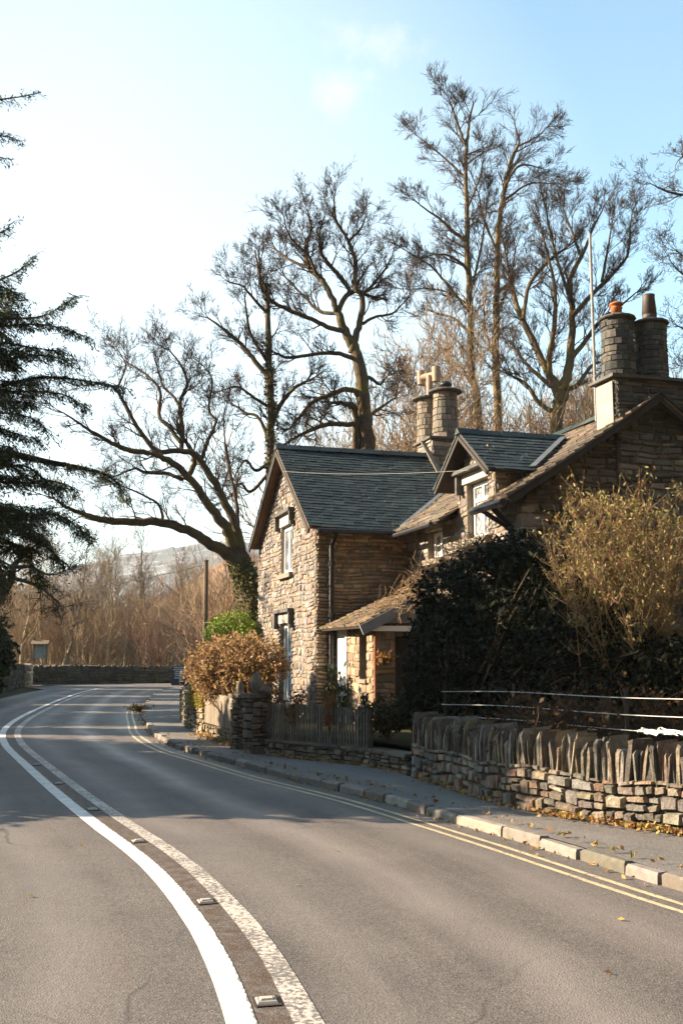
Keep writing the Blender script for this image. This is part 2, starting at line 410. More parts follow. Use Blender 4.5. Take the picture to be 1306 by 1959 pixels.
def window(parent, f, u0, u1, v0, v1, rec=.14, bars_u=1, bars_v=(), fw=.045, depth=.05, lattice=True, cols=None):
    """frame mesh as part 'window', pane as its child."""
    mb = MB()
    for a, b, c, d in ((u0, u0 + fw, v0, v1), (u1 - fw, u1, v0, v1), (u0 + fw, u1 - fw, v0, v0 + fw), (u0 + fw, u1 - fw, v1 - fw, v1)):
        mb.boxf(f, a, b, c, d, -rec - depth, -rec)
    for i in range(bars_u):
        uc = u0 + (u1 - u0) * (i + 1) / (bars_u + 1); mb.boxf(f, uc - fw * .55, uc + fw * .55, v0 + fw, v1 - fw, -rec - depth, -rec - .004)
    for t in bars_v:
        vc = v0 + (v1 - v0) * t
        ws = [u0 + fw] + [u0 + (u1 - u0) * (i + 1) / (bars_u + 1) for i in range(bars_u)] + [u1 - fw]
        for k in range(len(ws) - 1):
            mb.boxf(f, ws[k] + (fw * .55 if k else 0), ws[k + 1] - (fw * .55 if k < len(ws) - 2 else 0), vc - fw * .5, vc + fw * .5, -rec - depth, -rec - .006)
    w = mb.build('window', M['white'], parent)
    pb = MB(); e = .01
    pb.v = [f(u0 + e, v0 + e, -rec - depth * .6), f(u1 - e, v0 + e, -rec - depth * .6), f(u1 - e, v1 - e, -rec - depth * .6), f(u0 + e, v1 - e, -rec - depth * .6)]
    pb.f = [[0, 1, 2, 3]]; pb.c = [(1, 1, 1)]
    np_mesh('pane', pb.v, pb.f, M['pane_lead'] if lattice else M['pane'], w, uv=[(0, 0), (u1 - u0, 0), (u1 - u0, v1 - v0), (0, v1 - v0)])
    return w
def reveal(mb, f, u0, u1, v0, v1, rec):
    for a, b in (((u0, v0), (u0, v1)), ((u1, v1), (u1, v0)), ((u0, v1), (u1, v1)), ((u1, v0), (u0, v0))):
        mb.face([f(*a, .015), f(*b, .015), f(*b, -rec - .05), f(*a, -rec - .05)])
def mat_pane(name, lattice):
    m, nt, b = new_mat(name)
    c = rgb(nt, (.30, .32, .34)); n1 = noise(nt, 3., 3, .6, tc(nt))
    c = mix(nt, ramp(nt, n1, .4, .6), (.10, .11, .12), (.42, .42, .42))  # pale patches in the glass colour stand in for reflected sky and curtains
    if lattice:
        uv = N(nt, 'ShaderNodeUVMap').outputs[0]; mp = N(nt, 'ShaderNodeMapping'); mp.inputs['Rotation'].default_value = (0, 0, radians(45)); mp.inputs['Scale'].default_value = (9, 9 , 1)
        mp.inputs['Scale'].default_value = (8.5, 8.5, 1); nt.links.new(uv, mp.inputs['Vector']); s = N(nt, 'ShaderNodeSeparateXYZ'); nt.links.new(mp.outputs[0], s.inputs[0])
        fx = math_(nt, 'PINGPONG', s.outputs[0], .5); fy = math_(nt, 'PINGPONG', s.outputs[1], .5)
        k = math_(nt, 'LESS_THAN', math_(nt, 'MINIMUM', fx, fy), .055); c = mix(nt, k, c, (.08, .08, .085))
    nt.links.new(c, b.inputs['Base Color']); b.inputs['Roughness'].default_value = .12; b.inputs['Specular IOR Level'].default_value = .6
    return m
M['pane_lead'] = mat_pane('leaded_glass', True); M['pane'] = mat_pane('window_glass', False)

# ------------------------------------------------------------------ setting: ground, road, pavement
def catmull(pts, per=6):
    pts = [np.array(p, float) for p in pts]; out = []
    q = [2 * pts[0] - pts[1]] + pts + [2 * pts[-1] - pts[-2]]
    for i in range(1, len(q) - 2):
        for k in range(per):
            t = k / per; a, b, c, d = q[i - 1], q[i], q[i + 1], q[i + 2]
            out.append(.5 * (2 * b + (c - a) * t + (2 * a - 5 * b + 4 * c - d) * t * t + (3 * b - a - 3 * c + d) * t ** 3))
    out.append(pts[-1]); return np.array(out)
def path_normals(p):
    t = np.gradient(p[:, :2], axis=0); t /= np.linalg.norm(t, axis=1, keepdims=True) + 1e-9
    return np.stack([t[:, 1], -t[:, 0]], axis=1)       # right-hand side
def resample(p, step):
    d = np.concatenate([[0], np.cumsum(np.linalg.norm(np.diff(p, axis=0), axis=1))])
    n = max(2, int(d[-1] / step)); s = np.linspace(0, d[-1], n + 1)
    return np.stack([np.interp(s, d, p[:, k]) for k in range(p.shape[1])], axis=1), s
def strip(name, left, right, mat, z, v=None, uw=None, nu=1, drop=0.):
    n = len(left); V = []; uv = []; s = np.concatenate([[0], np.cumsum(np.linalg.norm(np.diff(left[:, :2], axis=0), axis=1))])
    for i in range(n):
        for k in range(nu + 1):
            t = k / nu; q = left[i, :2] * (1 - t) + right[i, :2] * t; V.append((q[0], q[1], z))
            uv.append((t if uw is None else uw[0][i] * (1 - t) + uw[1][i] * t, s[i]))
    m = nu + 1
    Fq = np.array([(i * m + k, i * m + k + 1, (i + 1) * m + k + 1, (i + 1) * m + k) for i in range(n - 1) for k in range(nu)])
    return np_mesh(name, V, Fq, mat, uv=uv)
# centre line = right edge of the solid white line
centre = catmull([(.28, 1.5), (.0, 3.), (-.38, 5.0), (-.48, 5.6), (-.68, 6.32), (-.88, 6.93), (-1.27, 8.09), (-1.68, 9.13), (-2.02, 9.75), (-2.72, 11.31), (-3.68, 13.49), (-5.05, 16.72), (-6.02, 19.01), (-6.88, 21.35),
                  (-7.55, 23.54), (-8.42, 27.27), (-9.37, 32.41), (-10.45, 39.0), (-11.35, 45.5), (-11.75, 51.), (-11.0, 54.6), (-8.6, 56.3), (-4, 57.2), (6, 58), (25, 60)], 6)
centre, _ = resample(centre, .35)
for _k in range(14): centre[1:-1] = centre[1:-1] * .5 + (centre[:-2] + centre[2:]) * .25
kerb_line = catmull([(4.6, 3.4), (3.6, 5.2), (2.45, 7.61), (1.98, 8.75), (1.58, 9.7), (1.2, 10.5), (.62, 11.8), (.02, 12.95), (-.89, 14.49), (-2.1, 17.0), (-2.86, 18.5), (-3.95, 21.76), (-4.75, 25.26), (-5.95, 30.95), (-7.35, 40.), (-8.0, 46.), (-7.9, 50.5), (-6.2, 52.6), (-2, 53.4), (8, 54.2), (25, 56)], 6)
kerb_line, _ = resample(kerb_line, .25)
for _k in range(10): kerb_line[1:-1] = kerb_line[1:-1] * .5 + (kerb_line[:-2] + kerb_line[2:]) * .25
nrm = path_normals(centre)
# right edge: for every station, distance from the centre to the kerb along the normal
def dist_to(poly, p, n):
    best = 3.3; q = poly[:, :2] - p; along = q @ np.array([n[1], -n[0]]); lat = q @ n
    m = (np.abs(along) < .6) & (lat > .5) & (lat < 7)
    return lat[m].min() if m.any() else None
rw = []
for i in range(len(centre)):
    d = dist_to(kerb_line, centre[i, :2], nrm[i]); rw.append(d if d else (rw[-1] if rw else 3.3))
rw = np.convolve(np.pad(rw, 3, mode='edge'), np.ones(7) / 7, 'valid') + .06
lw = np.interp(centre[:, 1], [0, 5, 12, 20, 30, 60], [3.0, 3.0, 2.8, 2.6, 2.4, 2.4])
left_edge = centre[:, :2] - nrm * lw[:, None]; right_edge = centre[:, :2] + nrm * rw[:, None]
road = strip('road', left_edge, right_edge, M['road'], 0., uw=(-lw, rw), nu=10); tag(road, kind='structure')
def line(name, base, o0, o1, mat, z, i0=0, i1=None, jit=0.):
    b = base[i0:i1]; nn = path_normals(b)
    l = b[:, :2] + nn * (o0 + (rng.normal(0, jit, len(b))[:, None] if jit else 0)); r = b[:, :2] + nn * (o1 + (rng.normal(0, jit, len(b))[:, None] if jit else 0))
    return tag(strip(name, l, r, mat, z, nu=1), kind='structure')
ksel = np.argmin(np.abs(centre[:, 1] - 2.2)); kend = np.argmin(np.abs(centre[:, 1] - 54.9))
line('solid_white_line', centre, -.145, .0, M['wline'], .004, 0, kend, .002)
line('worn_white_line', centre, .165, .30, M['wline_worn'], .004, 0, kend, .002)
yend = np.argmin(np.abs(kerb_line[:, 1] - 31.))
line('yellow_line', kerb_line, -.29, -.235, M['yline'], .004, 0, yend, .003)
line('yellow_line', kerb_line, -.44, -.385, M['yline'], .004, 0, yend, .003)
# far edge of the bend: white edge line
far_edge = catmull([(-17.5, 55.2, 0), (-14.5, 57.6, 0), (-11, 58.6, 0), (-5, 59.4, 0), (6, 60.4, 0), (25, 62.5, 0)], 5)
line('edge_line', far_edge, .35, .62, M['wline'], .006)
fe = np.array(far_edge)[:, :2]
# tarmac filling the outside of the bend
ap = strip('road_shoulder', np.array([(-16.0, 52.5), (-15.2, 55.8), (-11, 58.1), (-5, 59.1), (6, 60.2), (25, 62.2)]), np.array([(-13.4, 48.0), (-13.6, 54.), (-10.8, 56.), (-5, 57.4), (6, 58.2), (25, 60.2)]), M['road'], -.004, nu=2); tag(ap, kind='structure')
# pavement
pav_back = catmull([(5.6, 5.3), (4.3, 7.3), (3.2, 9.3), (2.2, 10.5), (1.68, 11.5), (.95, 13.8), (.38, 15.1), (-1.3, 16.9), (-1.85, 18.0), (-2.42, 19.75), (-3.2, 22.1), (-4.2, 28.), (-5.3, 35.5), (-6.2, 44), (-6.0, 49.5), (-4, 51.4), (4, 52.4), (25, 54)], 6)
pav_back, _ = resample(pav_back, .25)
kn = path_normals(kerb_line)
def nearest_ratio(a, b):
    return np.interp(np.linspace(0, 1, len(a)), np.linspace(0, 1, len(b)), np.arange(len(b)))
kin = kerb_line[:, :2] + kn * .13
pts_b = []
for i in range(len(kin)):
    q = pav_back[:, :2] - kin[i]; lat = q @ kn[i]; along = q @ np.array([kn[i][1], -kn[i][0]]); m = (lat > .2) & (lat < 4.5) & (np.abs(along) < .7)
    pts_b.append(kin[i] + kn[i] * ((lat[m].min() if m.any() else 1.4) + .12))
pts_b = np.array(pts_b)
pave = strip('pavement', kin - kn * .03, pts_b, M['pave'], .085, nu=6); tag(pave, kind='structure')
# kerb stones
mb = MB(); s = np.concatenate([[0], np.cumsum(np.linalg.norm(np.diff(kerb_line[:, :2], axis=0), axis=1))]); pos = 0.
kpal = [(0.187, 0.162, 0.14), (0.153, 0.136, 0.119), (0.212, 0.183, 0.157), (0.128, 0.111, 0.093)]
while pos < s[-1] - 1:
    ln = U(.4, .85) if pos > 4 else U(.5, .9); a, b = pos + .008, pos + ln - U(.008, .03); jj = U(-.012, .012); hh = .088 + U(-.012, .014)
    def kp(t, off, z):
        x = np.interp(t, s, kerb_line[:, 0]); y = np.interp(t, s, kerb_line[:, 1]); i = min(len(kn) - 1, int(np.interp(t, s, np.arange(len(s))))); return (x + kn[i][0] * off, y + kn[i][1] * off, z)
    o0, o1 = jj, .115 + U(-.015, .02); e = .022
    cc = pick(kpal, .15)
    lo = [kp(a, o0, -.03), kp(b, o0, -.03), kp(b, o1, -.03), kp(a, o1, -.03)]
    md = [kp(a, o0 + .004, hh - e), kp(b, o0 + .004 + U(-.006, .006), hh - e), kp(b, o1, hh - e), kp(a, o1, hh - e)]
    tp = [kp(a + e * .6, o0 + e, hh), kp(b - e * .6, o0 + e, hh + U(-.006, .006)), kp(b - e * .6, o1 - e * .5, hh), kp(a + e * .6, o1 - e * .5, hh + U(-.006, .006))]
    mb.poly(lo + md + tp, [(0, 1, 5, 4), (1, 2, 6, 5), (2, 3, 7, 6), (3, 0, 4, 7), (4, 5, 9, 8), (5, 6, 10, 9), (6, 7, 11, 10), (7, 4, 8, 11), (8, 9, 10, 11)], cc)
    pos += ln
tag(mb.build('kerb', M['kerb']), kind='structure')
# land
def mat_ground(name, a, b2, c3, sc1=.8):
    m, nt, b = new_mat(name); co = tc(nt)
    c = mix(nt, ramp(nt, noise(nt, sc1, 6, .65, co), .4, .6), a, b2); c = mix(nt, ramp(nt, noise(nt, sc1 * 6, 5, .7, co), .5, .62, 0, .8), c, c3)
    nt.links.new(c, b.inputs['Base Color']); b.inputs['Roughness'].default_value = .95; b.inputs['Specular IOR Level'].default_value = .1
    bump(nt, b, noise(nt, 14, 6, .7, co), .8, .06); return m
M['ground'] = mat_ground('leaf_litter', (.075, .048, .026), (.05, .05, .022), (.11, .07, .035))
M['garden'] = mat_ground('garden_soil', (.05, .038, .026), (.04, .05, .02), (.08, .055, .03), 2.)
V = []; xs = [-1850, -900, -300, -100, -40, -20, 0, 20, 40, 100, 300, 900, 1850]; ys = [-400, -100, -30, -10, 0, 10, 20, 40, 70, 120, 250, 600, 1200, 1900]
for y in ys:
    for x in xs: V.append((x, y, -.05))
nx = len(xs); Fq = np.array([(j * nx + i, j * nx + i + 1, (j + 1) * nx + i + 1, (j + 1) * nx + i) for j in range(len(ys) - 1) for i in range(nx - 1)])
tag(np_mesh('ground', V, Fq, M['ground']), kind='structure')
# raised garden behind the roadside walls
pb = [p for p in pav_back[:, :2] if p[1] < 47]
off = path_normals(np.array(pb))
inner = np.array(pb) + off * .22
gl = MB(); gl.face([(x, y, .42) for x, y in inner[::3]] + [(8, 47, .42), (26, 45, .42), (26, 3, .42)])
tag(gl.build('garden_ground', M['garden']), kind='structure')

# hills
def hill(name, prof, Y, depth, mat):
    xs = np.linspace(prof[0][0], prof[-1][0], 160); V = []; nn = 14
    for j in range(nn + 1):
        t = j / nn
        for x in xs:
            p = P(x, float(np.interp(x, [a for a, b in prof], [b for a, b in prof])), Y)
            zz = max(0, p[2]) * (t ** .8) + 2.2 * vnoise(x * .05, t * 6) * t; V.append((p[0] * (1 - .0 * t), Y - depth * (1 - t), zz - .5))
    for x in xs:
        p = P(x, float(np.interp(x, [a for a, b in prof], [b for a, b in prof])), Y); V.append((p[0], Y + depth, -1))
    m = len(xs); rows = nn + 2
    Fq = np.array([(j * m + i, j * m + i + 1, (j + 1) * m + i + 1, (j + 1) * m + i) for j in range(rows - 1) for i in range(m - 1)])
    return tag(np_mesh(name, V, Fq, mat, smooth=True), kind='structure')
def mat_hill(name, a, b2, snow):
    m, nt, b = new_mat(name); co = tc(nt); mp = N(nt, 'ShaderNodeMapping'); mp.inputs['Scale'].default_value = (1, 1, 2.5); nt.links.new(co, mp.inputs[0])
    c = mix(nt, ramp(nt, noise(nt, .012, 7, .65, mp.outputs[0]), .42, .58), a, b2)
    c = mix(nt, ramp(nt, noise(nt, .03, 7, .7, mp.outputs[0]), .54, .66, 0, snow), c, (.62, .63, .66))
    nt.links.new(c, b.inputs['Base Color']); b.inputs['Roughness'].default_value = .95; b.inputs['Specular IOR Level'].default_value = 0; return m
M['hill_far'] = mat_hill('fell_heather', (.125, .115, .11), (.09, .09, .085), .45)
M['hill_near'] = mat_hill('fell_bracken', (.20, .12, .07), (.14, .10, .065), .0)
hill('hills', [(-600, 1190), (-200, 1150), (60, 1115), (165, 1078), (230, 1062), (300, 1052), (380, 1038), (440, 1034), (500, 1040), (700, 1060), (1100, 1090), (1600, 1180)], 1300., 500., M['hill_far'])
hill('hills', [(-600, 1225), (0, 1190), (150, 1170), (260, 1160), (340, 1135), (400, 1085), (450, 1058), (480, 1052), (620, 1060), (1200, 1100), (1700, 1200)], 420., 160., M['hill_near'])
# unseen slope added right of the garden to block sky light
V = []
for j in range(12):
    for i in range(30):
        t = j / 11; V.append((14 + 34 * t + 2 * vnoise(i * .5, j * .6), -12 + 40 * i / 29 + 8 * t, -.3 + 40 * t ** .8 + 1.5 * vnoise(i * .8, j * .7, 4) * t))
Fq = np.array([(j * 30 + i, j * 30 + i + 1, (j + 1) * 30 + i + 1, (j + 1) * 30 + i) for j in range(11) for i in range(29)])
tag(np_mesh('hills', V, Fq, M['ground'], smooth=True), kind='structure')
# unseen bank added behind the viewpoint to cut the sky's fill light
V = []
for j in range(14):
    for i in range(40):
        t = j / 13; V.append((-60 + 125 * i / 39, -7 - 34 * t + 2 * vnoise(i * .4, j * .5), -.3 + 44 * t ** .75 + 1.2 * vnoise(i * .7, j * .9, 2) * t))
Fq = np.array([(j * 40 + i, j * 40 + i + 1, (j + 1) * 40 + i + 1, (j + 1) * 40 + i) for j in range(13) for i in range(39)])
tag(np_mesh('hills', V, Fq, M['ground'], smooth=True), kind='structure')

# ------------------------------------------------------------------ house
cot = thing('stone_cottage', 'old slate-roofed stone cottage with two gabled wings, a dormer and tall chimneys beside the road', 'cottage', HL(1.9, 0, .42))
fA = lambda a0: (lambda u, v, d: HL(a0 - d, u, v))          # faces left (towards -D2)
fB = lambda b0: (lambda u, v, d: HL(u, b0 - d, v))          # faces the camera (towards -D1)
ZG = .3; ZE = 4.22
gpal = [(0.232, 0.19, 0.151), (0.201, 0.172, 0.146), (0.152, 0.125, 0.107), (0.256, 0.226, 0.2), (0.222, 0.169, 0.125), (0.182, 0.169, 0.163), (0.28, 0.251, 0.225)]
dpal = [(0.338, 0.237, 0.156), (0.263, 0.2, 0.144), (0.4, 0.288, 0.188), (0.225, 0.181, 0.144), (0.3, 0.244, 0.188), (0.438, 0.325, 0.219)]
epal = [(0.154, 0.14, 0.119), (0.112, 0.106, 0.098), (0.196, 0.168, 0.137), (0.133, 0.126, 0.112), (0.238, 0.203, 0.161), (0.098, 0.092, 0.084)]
GW = 5.5; RB = 2.55
def gable_lim(v):
    if v <= 4.3: return (0, GW)
    t = (v - 4.3) / (6.12 - 4.3); return (RB * t, GW - (GW - RB) * t)
up_win = (1.95, 2.92, 3.42, 4.50); low_win = (1.95, 3.05, .62, 2.35)
ops = [(1.95, 2.98, [(up_win[2], up_win[3]), (low_win[2], low_win[3])])]
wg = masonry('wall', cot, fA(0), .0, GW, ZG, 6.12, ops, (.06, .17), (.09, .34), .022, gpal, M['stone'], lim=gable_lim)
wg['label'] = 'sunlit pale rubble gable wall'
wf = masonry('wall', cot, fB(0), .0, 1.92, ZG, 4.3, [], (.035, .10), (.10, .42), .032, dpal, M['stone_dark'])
wf['label'] = 'shaded coursed slate wall between the wings'
RA = 1.9; FB = -5.2; AP = 4.18; AR = 6.46
fR = fA(RA)
sm_win = (-1.95, -1.2, 3.44, 3.98); do_win = (-3.96, -3.1, 3.62, 4.62)
ops = [(sm_win[0], sm_win[1], [(sm_win[2], sm_win[3])]), (do_win[0], do_win[1], [(do_win[2], do_win[3])])]
DC = -3.45
def rw_lim(v):
    if v < 4.1: return (FB, 0.)
    if v < 4.75: return (-4.22, -2.68)
    t = (v - 4.75) / .66; return (-4.22 + .77 * t, -2.68 - .77 * t)
wr_ = masonry('wall', cot, fR, FB, 0., ZG, 5.38, ops, (.06, .16), (.10, .34), .022, gpal, M['stone'], lim=rw_lim); wr_['label'] = 'sunlit side wall with the dormer window'
def fg_lim(v):
    if v < 4.05: return (RA, AR)
    t = (v - 4.05) / (5.68 - 4.05); return (RA + (AP - RA) * t, AR - (AR - AP) * t)
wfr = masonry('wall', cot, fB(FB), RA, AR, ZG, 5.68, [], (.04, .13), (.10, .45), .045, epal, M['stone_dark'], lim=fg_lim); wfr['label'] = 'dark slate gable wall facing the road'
# plain rear and right walls close the building
mb = MB()
mb.face([HL(0, GW, ZG), HL(AR, GW, ZG), HL(AR, GW, 4.3), HL(0, GW, 4.3)]); mb.face([HL(AR, FB, ZG), HL(AR, GW, ZG), HL(AR, GW, 4.0), HL(AR, FB, 4.0)])
mb.build('wall', M['mortar'], cot)
# dormer cheek facing the camera
dk = masonry('dormer_cheek', cot, fB(-4.22), RA, 2.9, 4.0, 4.72, [], (.07, .14), (.12, .3), .02, gpal, M['stone'])
# quoins at the corners (proud dressed stones)
def quoins(f1, f2, u1, s1, u2, s2, z0, z1, pal, mat):
    mb = MB(); v = z0; k = 0
    while v < z1 - .1:
        h = U(.18, .32); h = min(h, z1 - v); la, lb = (U(.32, .48), U(.16, .24)) if k % 2 else (U(.16, .24), U(.32, .48))
        c = pick(pal, .1)
        for f, u, sgn, L in ((f1, u1, s1, la), (f2, u2, s2, lb)):
            a, b = sorted((u - sgn * .046, u + sgn * L)); mb.boxf(f, a, b, v + .008, v + h - .008, -.02, .048, c)
        v += h; k += 1
    return mb.build('quoins', mat, cot)
quoins(fR, fB(FB), FB, 1, RA, 1, ZG, 3.95, [(.34, .30, .255), (.28, .25, .215)], M['stone'])
# windows
fa0 = fA(0)
for f_, w_, d_ in ((fa0, (1.95, 2.98, up_win[2], up_win[3]), .2), (fa0, (1.95, 2.98, low_win[2], low_win[3]), .2), (fR, sm_win, .16), (fR, do_win, .16)):
    rv = MB(); reveal(rv, f_, *w_, d_); rv.build('window_reveal', M['sillstone'], cot)
window(cot, fa0, 1.97, 2.96, up_win[2] + .03, up_win[3] - .02, .05, 1, (), .075, .06, False)
window(cot, fa0, 1.97, 2.96, low_win[2] + .02, low_win[3] - .02, .06, 2, (.62,), .07, .06, False)
window(cot, fR, sm_win[0] + .02, sm_win[1] - .02, sm_win[2] + .03, sm_win[3] - .02, .10, 1, (), .06, .05)
window(cot, fR, do_win[0] + .02, do_win[1] - .02, do_win[2] + .03, do_win[3] - .02, .09, 1, (.70,), .06, .05)
def sill(f, u0, u1, v, h=.09, proj=.11, mat='sillstone', name='sill'):
    mb = MB(); mb.boxf(f, u0 - .1, u1 + .1, v - h, v + .012, -.15, proj); return mb.build(name, M[mat], cot)
sill(fa0, 1.95, 2.98, up_win[2]); sill(fR, sm_win[0], sm_win[1], sm_win[2]); sill(fR, do_win[0], do_win[1], do_win[2], .11, .13)
sill(fa0, 1.95, 2.98, low_win[2])
def lintel(f, u0, u1, v0, v1, proj=.055, name='lintel'):
    mb = MB(); mb.boxf(f, u0, u1, v0 + .004, v1, -.12, proj); return mb.build(name, M['lintel'], cot)
lintel(fa0, 1.96, 3.02, up_win[3], up_win[3] + .24); lintel(fa0, 1.95, 3.05, low_win[3], low_win[3] + .22); lintel(fR, do_win[0] - .1, do_win[1] + .16, do_win[3], do_win[3] + .17)
lintel(fR, sm_win[0] - .02, sm_win[1] + .05, sm_win[3], sm_win[3] + .1)
def hood(f, u0, u1, v, drop=.3, proj=.15, t=.075):
    mb = MB(); mb.boxf(f, u0 - t, u1 + t, v, v + t, .0, proj); mb.boxf(f, u0 - t, u0, v - drop, v - .003, .0, proj - .02); mb.boxf(f, u1, u1 + t, v - drop, v - .003, .0, proj - .02)
    mb.boxf(f, u1 + t, u1 + t + .08, v - drop, v - drop + t, .0, proj - .03); mb.boxf(f, u0 - t - .08, u0 - t, v - drop, v - drop + t, .0, proj - .03)
    return mb.build('hood_mould', M['hood'], cot)
hood(fa0, 1.86, 3.12, up_win[3] + .25); hood(fa0, 1.86, 3.14, low_win[3] + .23, .34); 
mb = MB(); mb.boxf(fR, do_win[0] - .22, do_win[1] + .26, do_win[3] + .175, do_win[3] + .235, 0, .2); mb.boxf(fR, do_win[1] + .17, do_win[1] + .25, do_win[3] - .16, do_win[3] + .17, 0, .14); mb.build('hood_mould', M['hood'], cot)

# roofs
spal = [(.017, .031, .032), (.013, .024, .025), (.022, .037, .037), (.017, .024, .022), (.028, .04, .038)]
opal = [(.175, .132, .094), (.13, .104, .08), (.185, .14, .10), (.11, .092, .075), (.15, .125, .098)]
AO = -.27
# left wing, front slope: u along +D2 from AO, v up from b=-.42,z=4.13 to b=RB,z=6.28
def roof_front(u, v, d):
    L = hypot(RB + .42, 2.13); k = v / L; n = (-2.13 / L, (RB + .42) / L)
    sg = .045 * sin(max(0, min(1, u / 5.)) * pi) * 1.
    return HL(AO + u, -.42 + (RB + .42) * k + d * n[0], 4.13 + 2.13 * k + d * n[1] - sg)
LF = hypot(RB + .42, 2.13)
# valley with the right wing: right wing slope plane z = 4.02 + (a-1.48)*.665
def rwz(a): return 4.03 + (a - 1.48) * .665
def clip_front(u, v):
    k = v / LF; return 4.13 + 2.13 * k > rwz(AO + u) - .12 or AO + u < 1.4
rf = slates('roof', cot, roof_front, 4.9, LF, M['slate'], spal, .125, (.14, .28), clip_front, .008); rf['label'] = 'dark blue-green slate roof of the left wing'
def roof_back(u, v, d):
    L = hypot(GW + .0 - RB, 1.95); k = v / L; n = (1.95 / L, (GW - RB) / L)
    return HL(AO + u, GW + .02 - (GW + .02 - RB) * k + d * n[0], 4.30 + 1.95 * k + d * n[1])
slates('roof', cot, roof_back, 4.9, hypot(GW - RB, 1.95), M['slate'], spal, .24, (.25, .4))
# right wing, left slope: eave a=1.48; u along +D1 from b=-5.55
LR = hypot(AP - 1.48, (AP - 1.48) * .665)
def roof_rw(u, v, d):
    k = v / LR; n = (-.665, 1.); q = hypot(*n)
    return HL(1.48 + (AP - 1.48) * k + d * n[0] / q, -5.56 + u, 4.03 + (AP - 1.48) * .665 * k + d * n[1] / q - .05 * sin(k * pi) - .04 * sin(u * .9))
def clip_rw(u, v):
    b = -5.56 + u; k = v / LR; a = 1.48 + (AP - 1.48) * k; z = 4.03 + (AP - 1.48) * .665 * k
    if b > -.42 and z < 4.13 + (b + .42) * 2.13 / (RB + .42) - .1 and b < RB: return False       # under the left wing roof
    if a < 1.93 and -4.25 < b < -2.66: return False                                             # dormer breaks the eave
    if -4.25 < b < -2.66 and z < 5.42 - abs(b - DC) * .75 - .1 and a < 3.7: return False
    return True
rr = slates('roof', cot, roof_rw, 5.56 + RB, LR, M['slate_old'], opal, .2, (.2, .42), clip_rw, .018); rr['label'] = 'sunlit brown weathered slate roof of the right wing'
LQ = hypot(AR + .4 - AP, (AR + .4 - AP) * .74)
def roof_rr(u, v, d):
    k = v / LQ; n = (.74, 1.); q = hypot(*n)
    return HL(AR + .4 - (AR + .4 - AP) * k + d * n[0] / q, -5.56 + u, 5.825 - (AR + .4 - AP) * .74 * (1 - k) + d * n[1] / q)
slates('roof', cot, roof_rr, 8.3, LQ, M['slate'], spal, .26, (.26, .42))
# under-roof boarding (solid decks a little below the slates)
mb = MB()
def deck(f, u0, u1, L, t=.05, c=(1, 1, 1)):
    mb.hexa([f(u0, 0, -t), f(u1, 0, -t), f(u1, L, -t), f(u0, L, -t), f(u0, 0, -.006), f(u1, 0, -.006), f(u1, L, -.006), f(u0, L, -.006)], c)
deck(roof_front, .02, 2.0, LF); deck(roof_back, .02, 4.6, hypot(GW - RB, 1.95) - .02); deck(roof_rr, .02, 8.2, LQ - .03)
mb.build('roof_boarding', M['soffit'], cot)
mb = MB(); deck(roof_front, 2.05, 4.6, LF)
deck(lambda u, v, d: roof_rw(u, v, d), .02, 1.30, LR); deck(lambda u, v, d: roof_rw(u, v + .68, d), 1.31, 2.92, LR - .70); deck(roof_rw, 2.93, 5.1, LR); mb.build('roof_boarding', M['wood_dark'], cot)
# ridge tiles
def ridge(p, q, mat, r=.10, step=.45):
    mb = MB(); p = np.array(p); q = np.array(q); n = max(1, int(np.linalg.norm(q - p) / step))
    for i in range(n):
        a = p + (q - p) * i / n; b = p + (q - p) * (i + .985) / n; t = (b - a) / np.linalg.norm(b - a); x = np.cross(t, (0, 0, 1)); x /= np.linalg.norm(x); c = pick(spal, .2)
        j = U(-.008, .008); up = np.array((0, 0, 1.))
        pr = [(-r * 1.25, -r * .82), (-r * .1, .035 + j), (r * .1, .035 + j), (r * 1.25, -r * .82)]
        ins = [(-r * 1.2, -r * .98), (0, -.01), (0, -.01), (r * 1.2, -r * .98)]
        A = [a + x * u + up * v for u, v in pr]; B = [b + x * u + up * v for u, v in pr]
        mb.poly(A + B, [(0, 1, 5, 4), (1, 2, 6, 5), (2, 3, 7, 6), (0, 3, 2, 1), (4, 5, 6, 7)], c)
    return mb.build('ridge_tiles', mat, cot)
ridge(HL(AO - .01, RB, 6.30), HL(3.75, RB, 6.30), M['slate']); ridge(HL(AP, -4.7, 5.86), HL(AP, 2.0, 5.86), M['slate_old'])
# dormer roof
DH = 1.18; DZ = 4.62; DR = 5.46; DF = 1.58
Ld = hypot(DH, DR - DZ)
def dorm_f(u, v, d):
    k = v / Ld; n = (-(DR - DZ) / Ld, DH / Ld); return HL(DF + u, DC - DH + DH * k + d * n[0], DZ + (DR - DZ) * k + d * n[1])
def dorm_b(u, v, d):
    k = v / Ld; n = ((DR - DZ) / Ld, DH / Ld); return HL(DF + u, DC + DH - DH * k + d * n[0], DZ + (DR - DZ) * k + d * n[1])
def clip_d(u, v):
    z = DZ + (DR - DZ) * v / Ld; return z > rwz(DF + u) - .10
dr = slates('dormer_roof', cot, dorm_f, 2.45, Ld, M['slate'], spal, .115, (.13, .26), clip_d, .008); slates('dormer_roof', cot, dorm_b, 2.45, Ld, M['slate'], spal, .16, (.16, .3), clip_d)
mb = MB(); deck(dorm_f, .02, .75, Ld); deck(dorm_b, .02, .75, Ld); mb.build('dormer_soffit', M['wood_dark'], cot)
ridge(HL(DF - .02, DC, DR + .035), HL(3.62, DC, DR + .035), M['slate'], .085, .4)
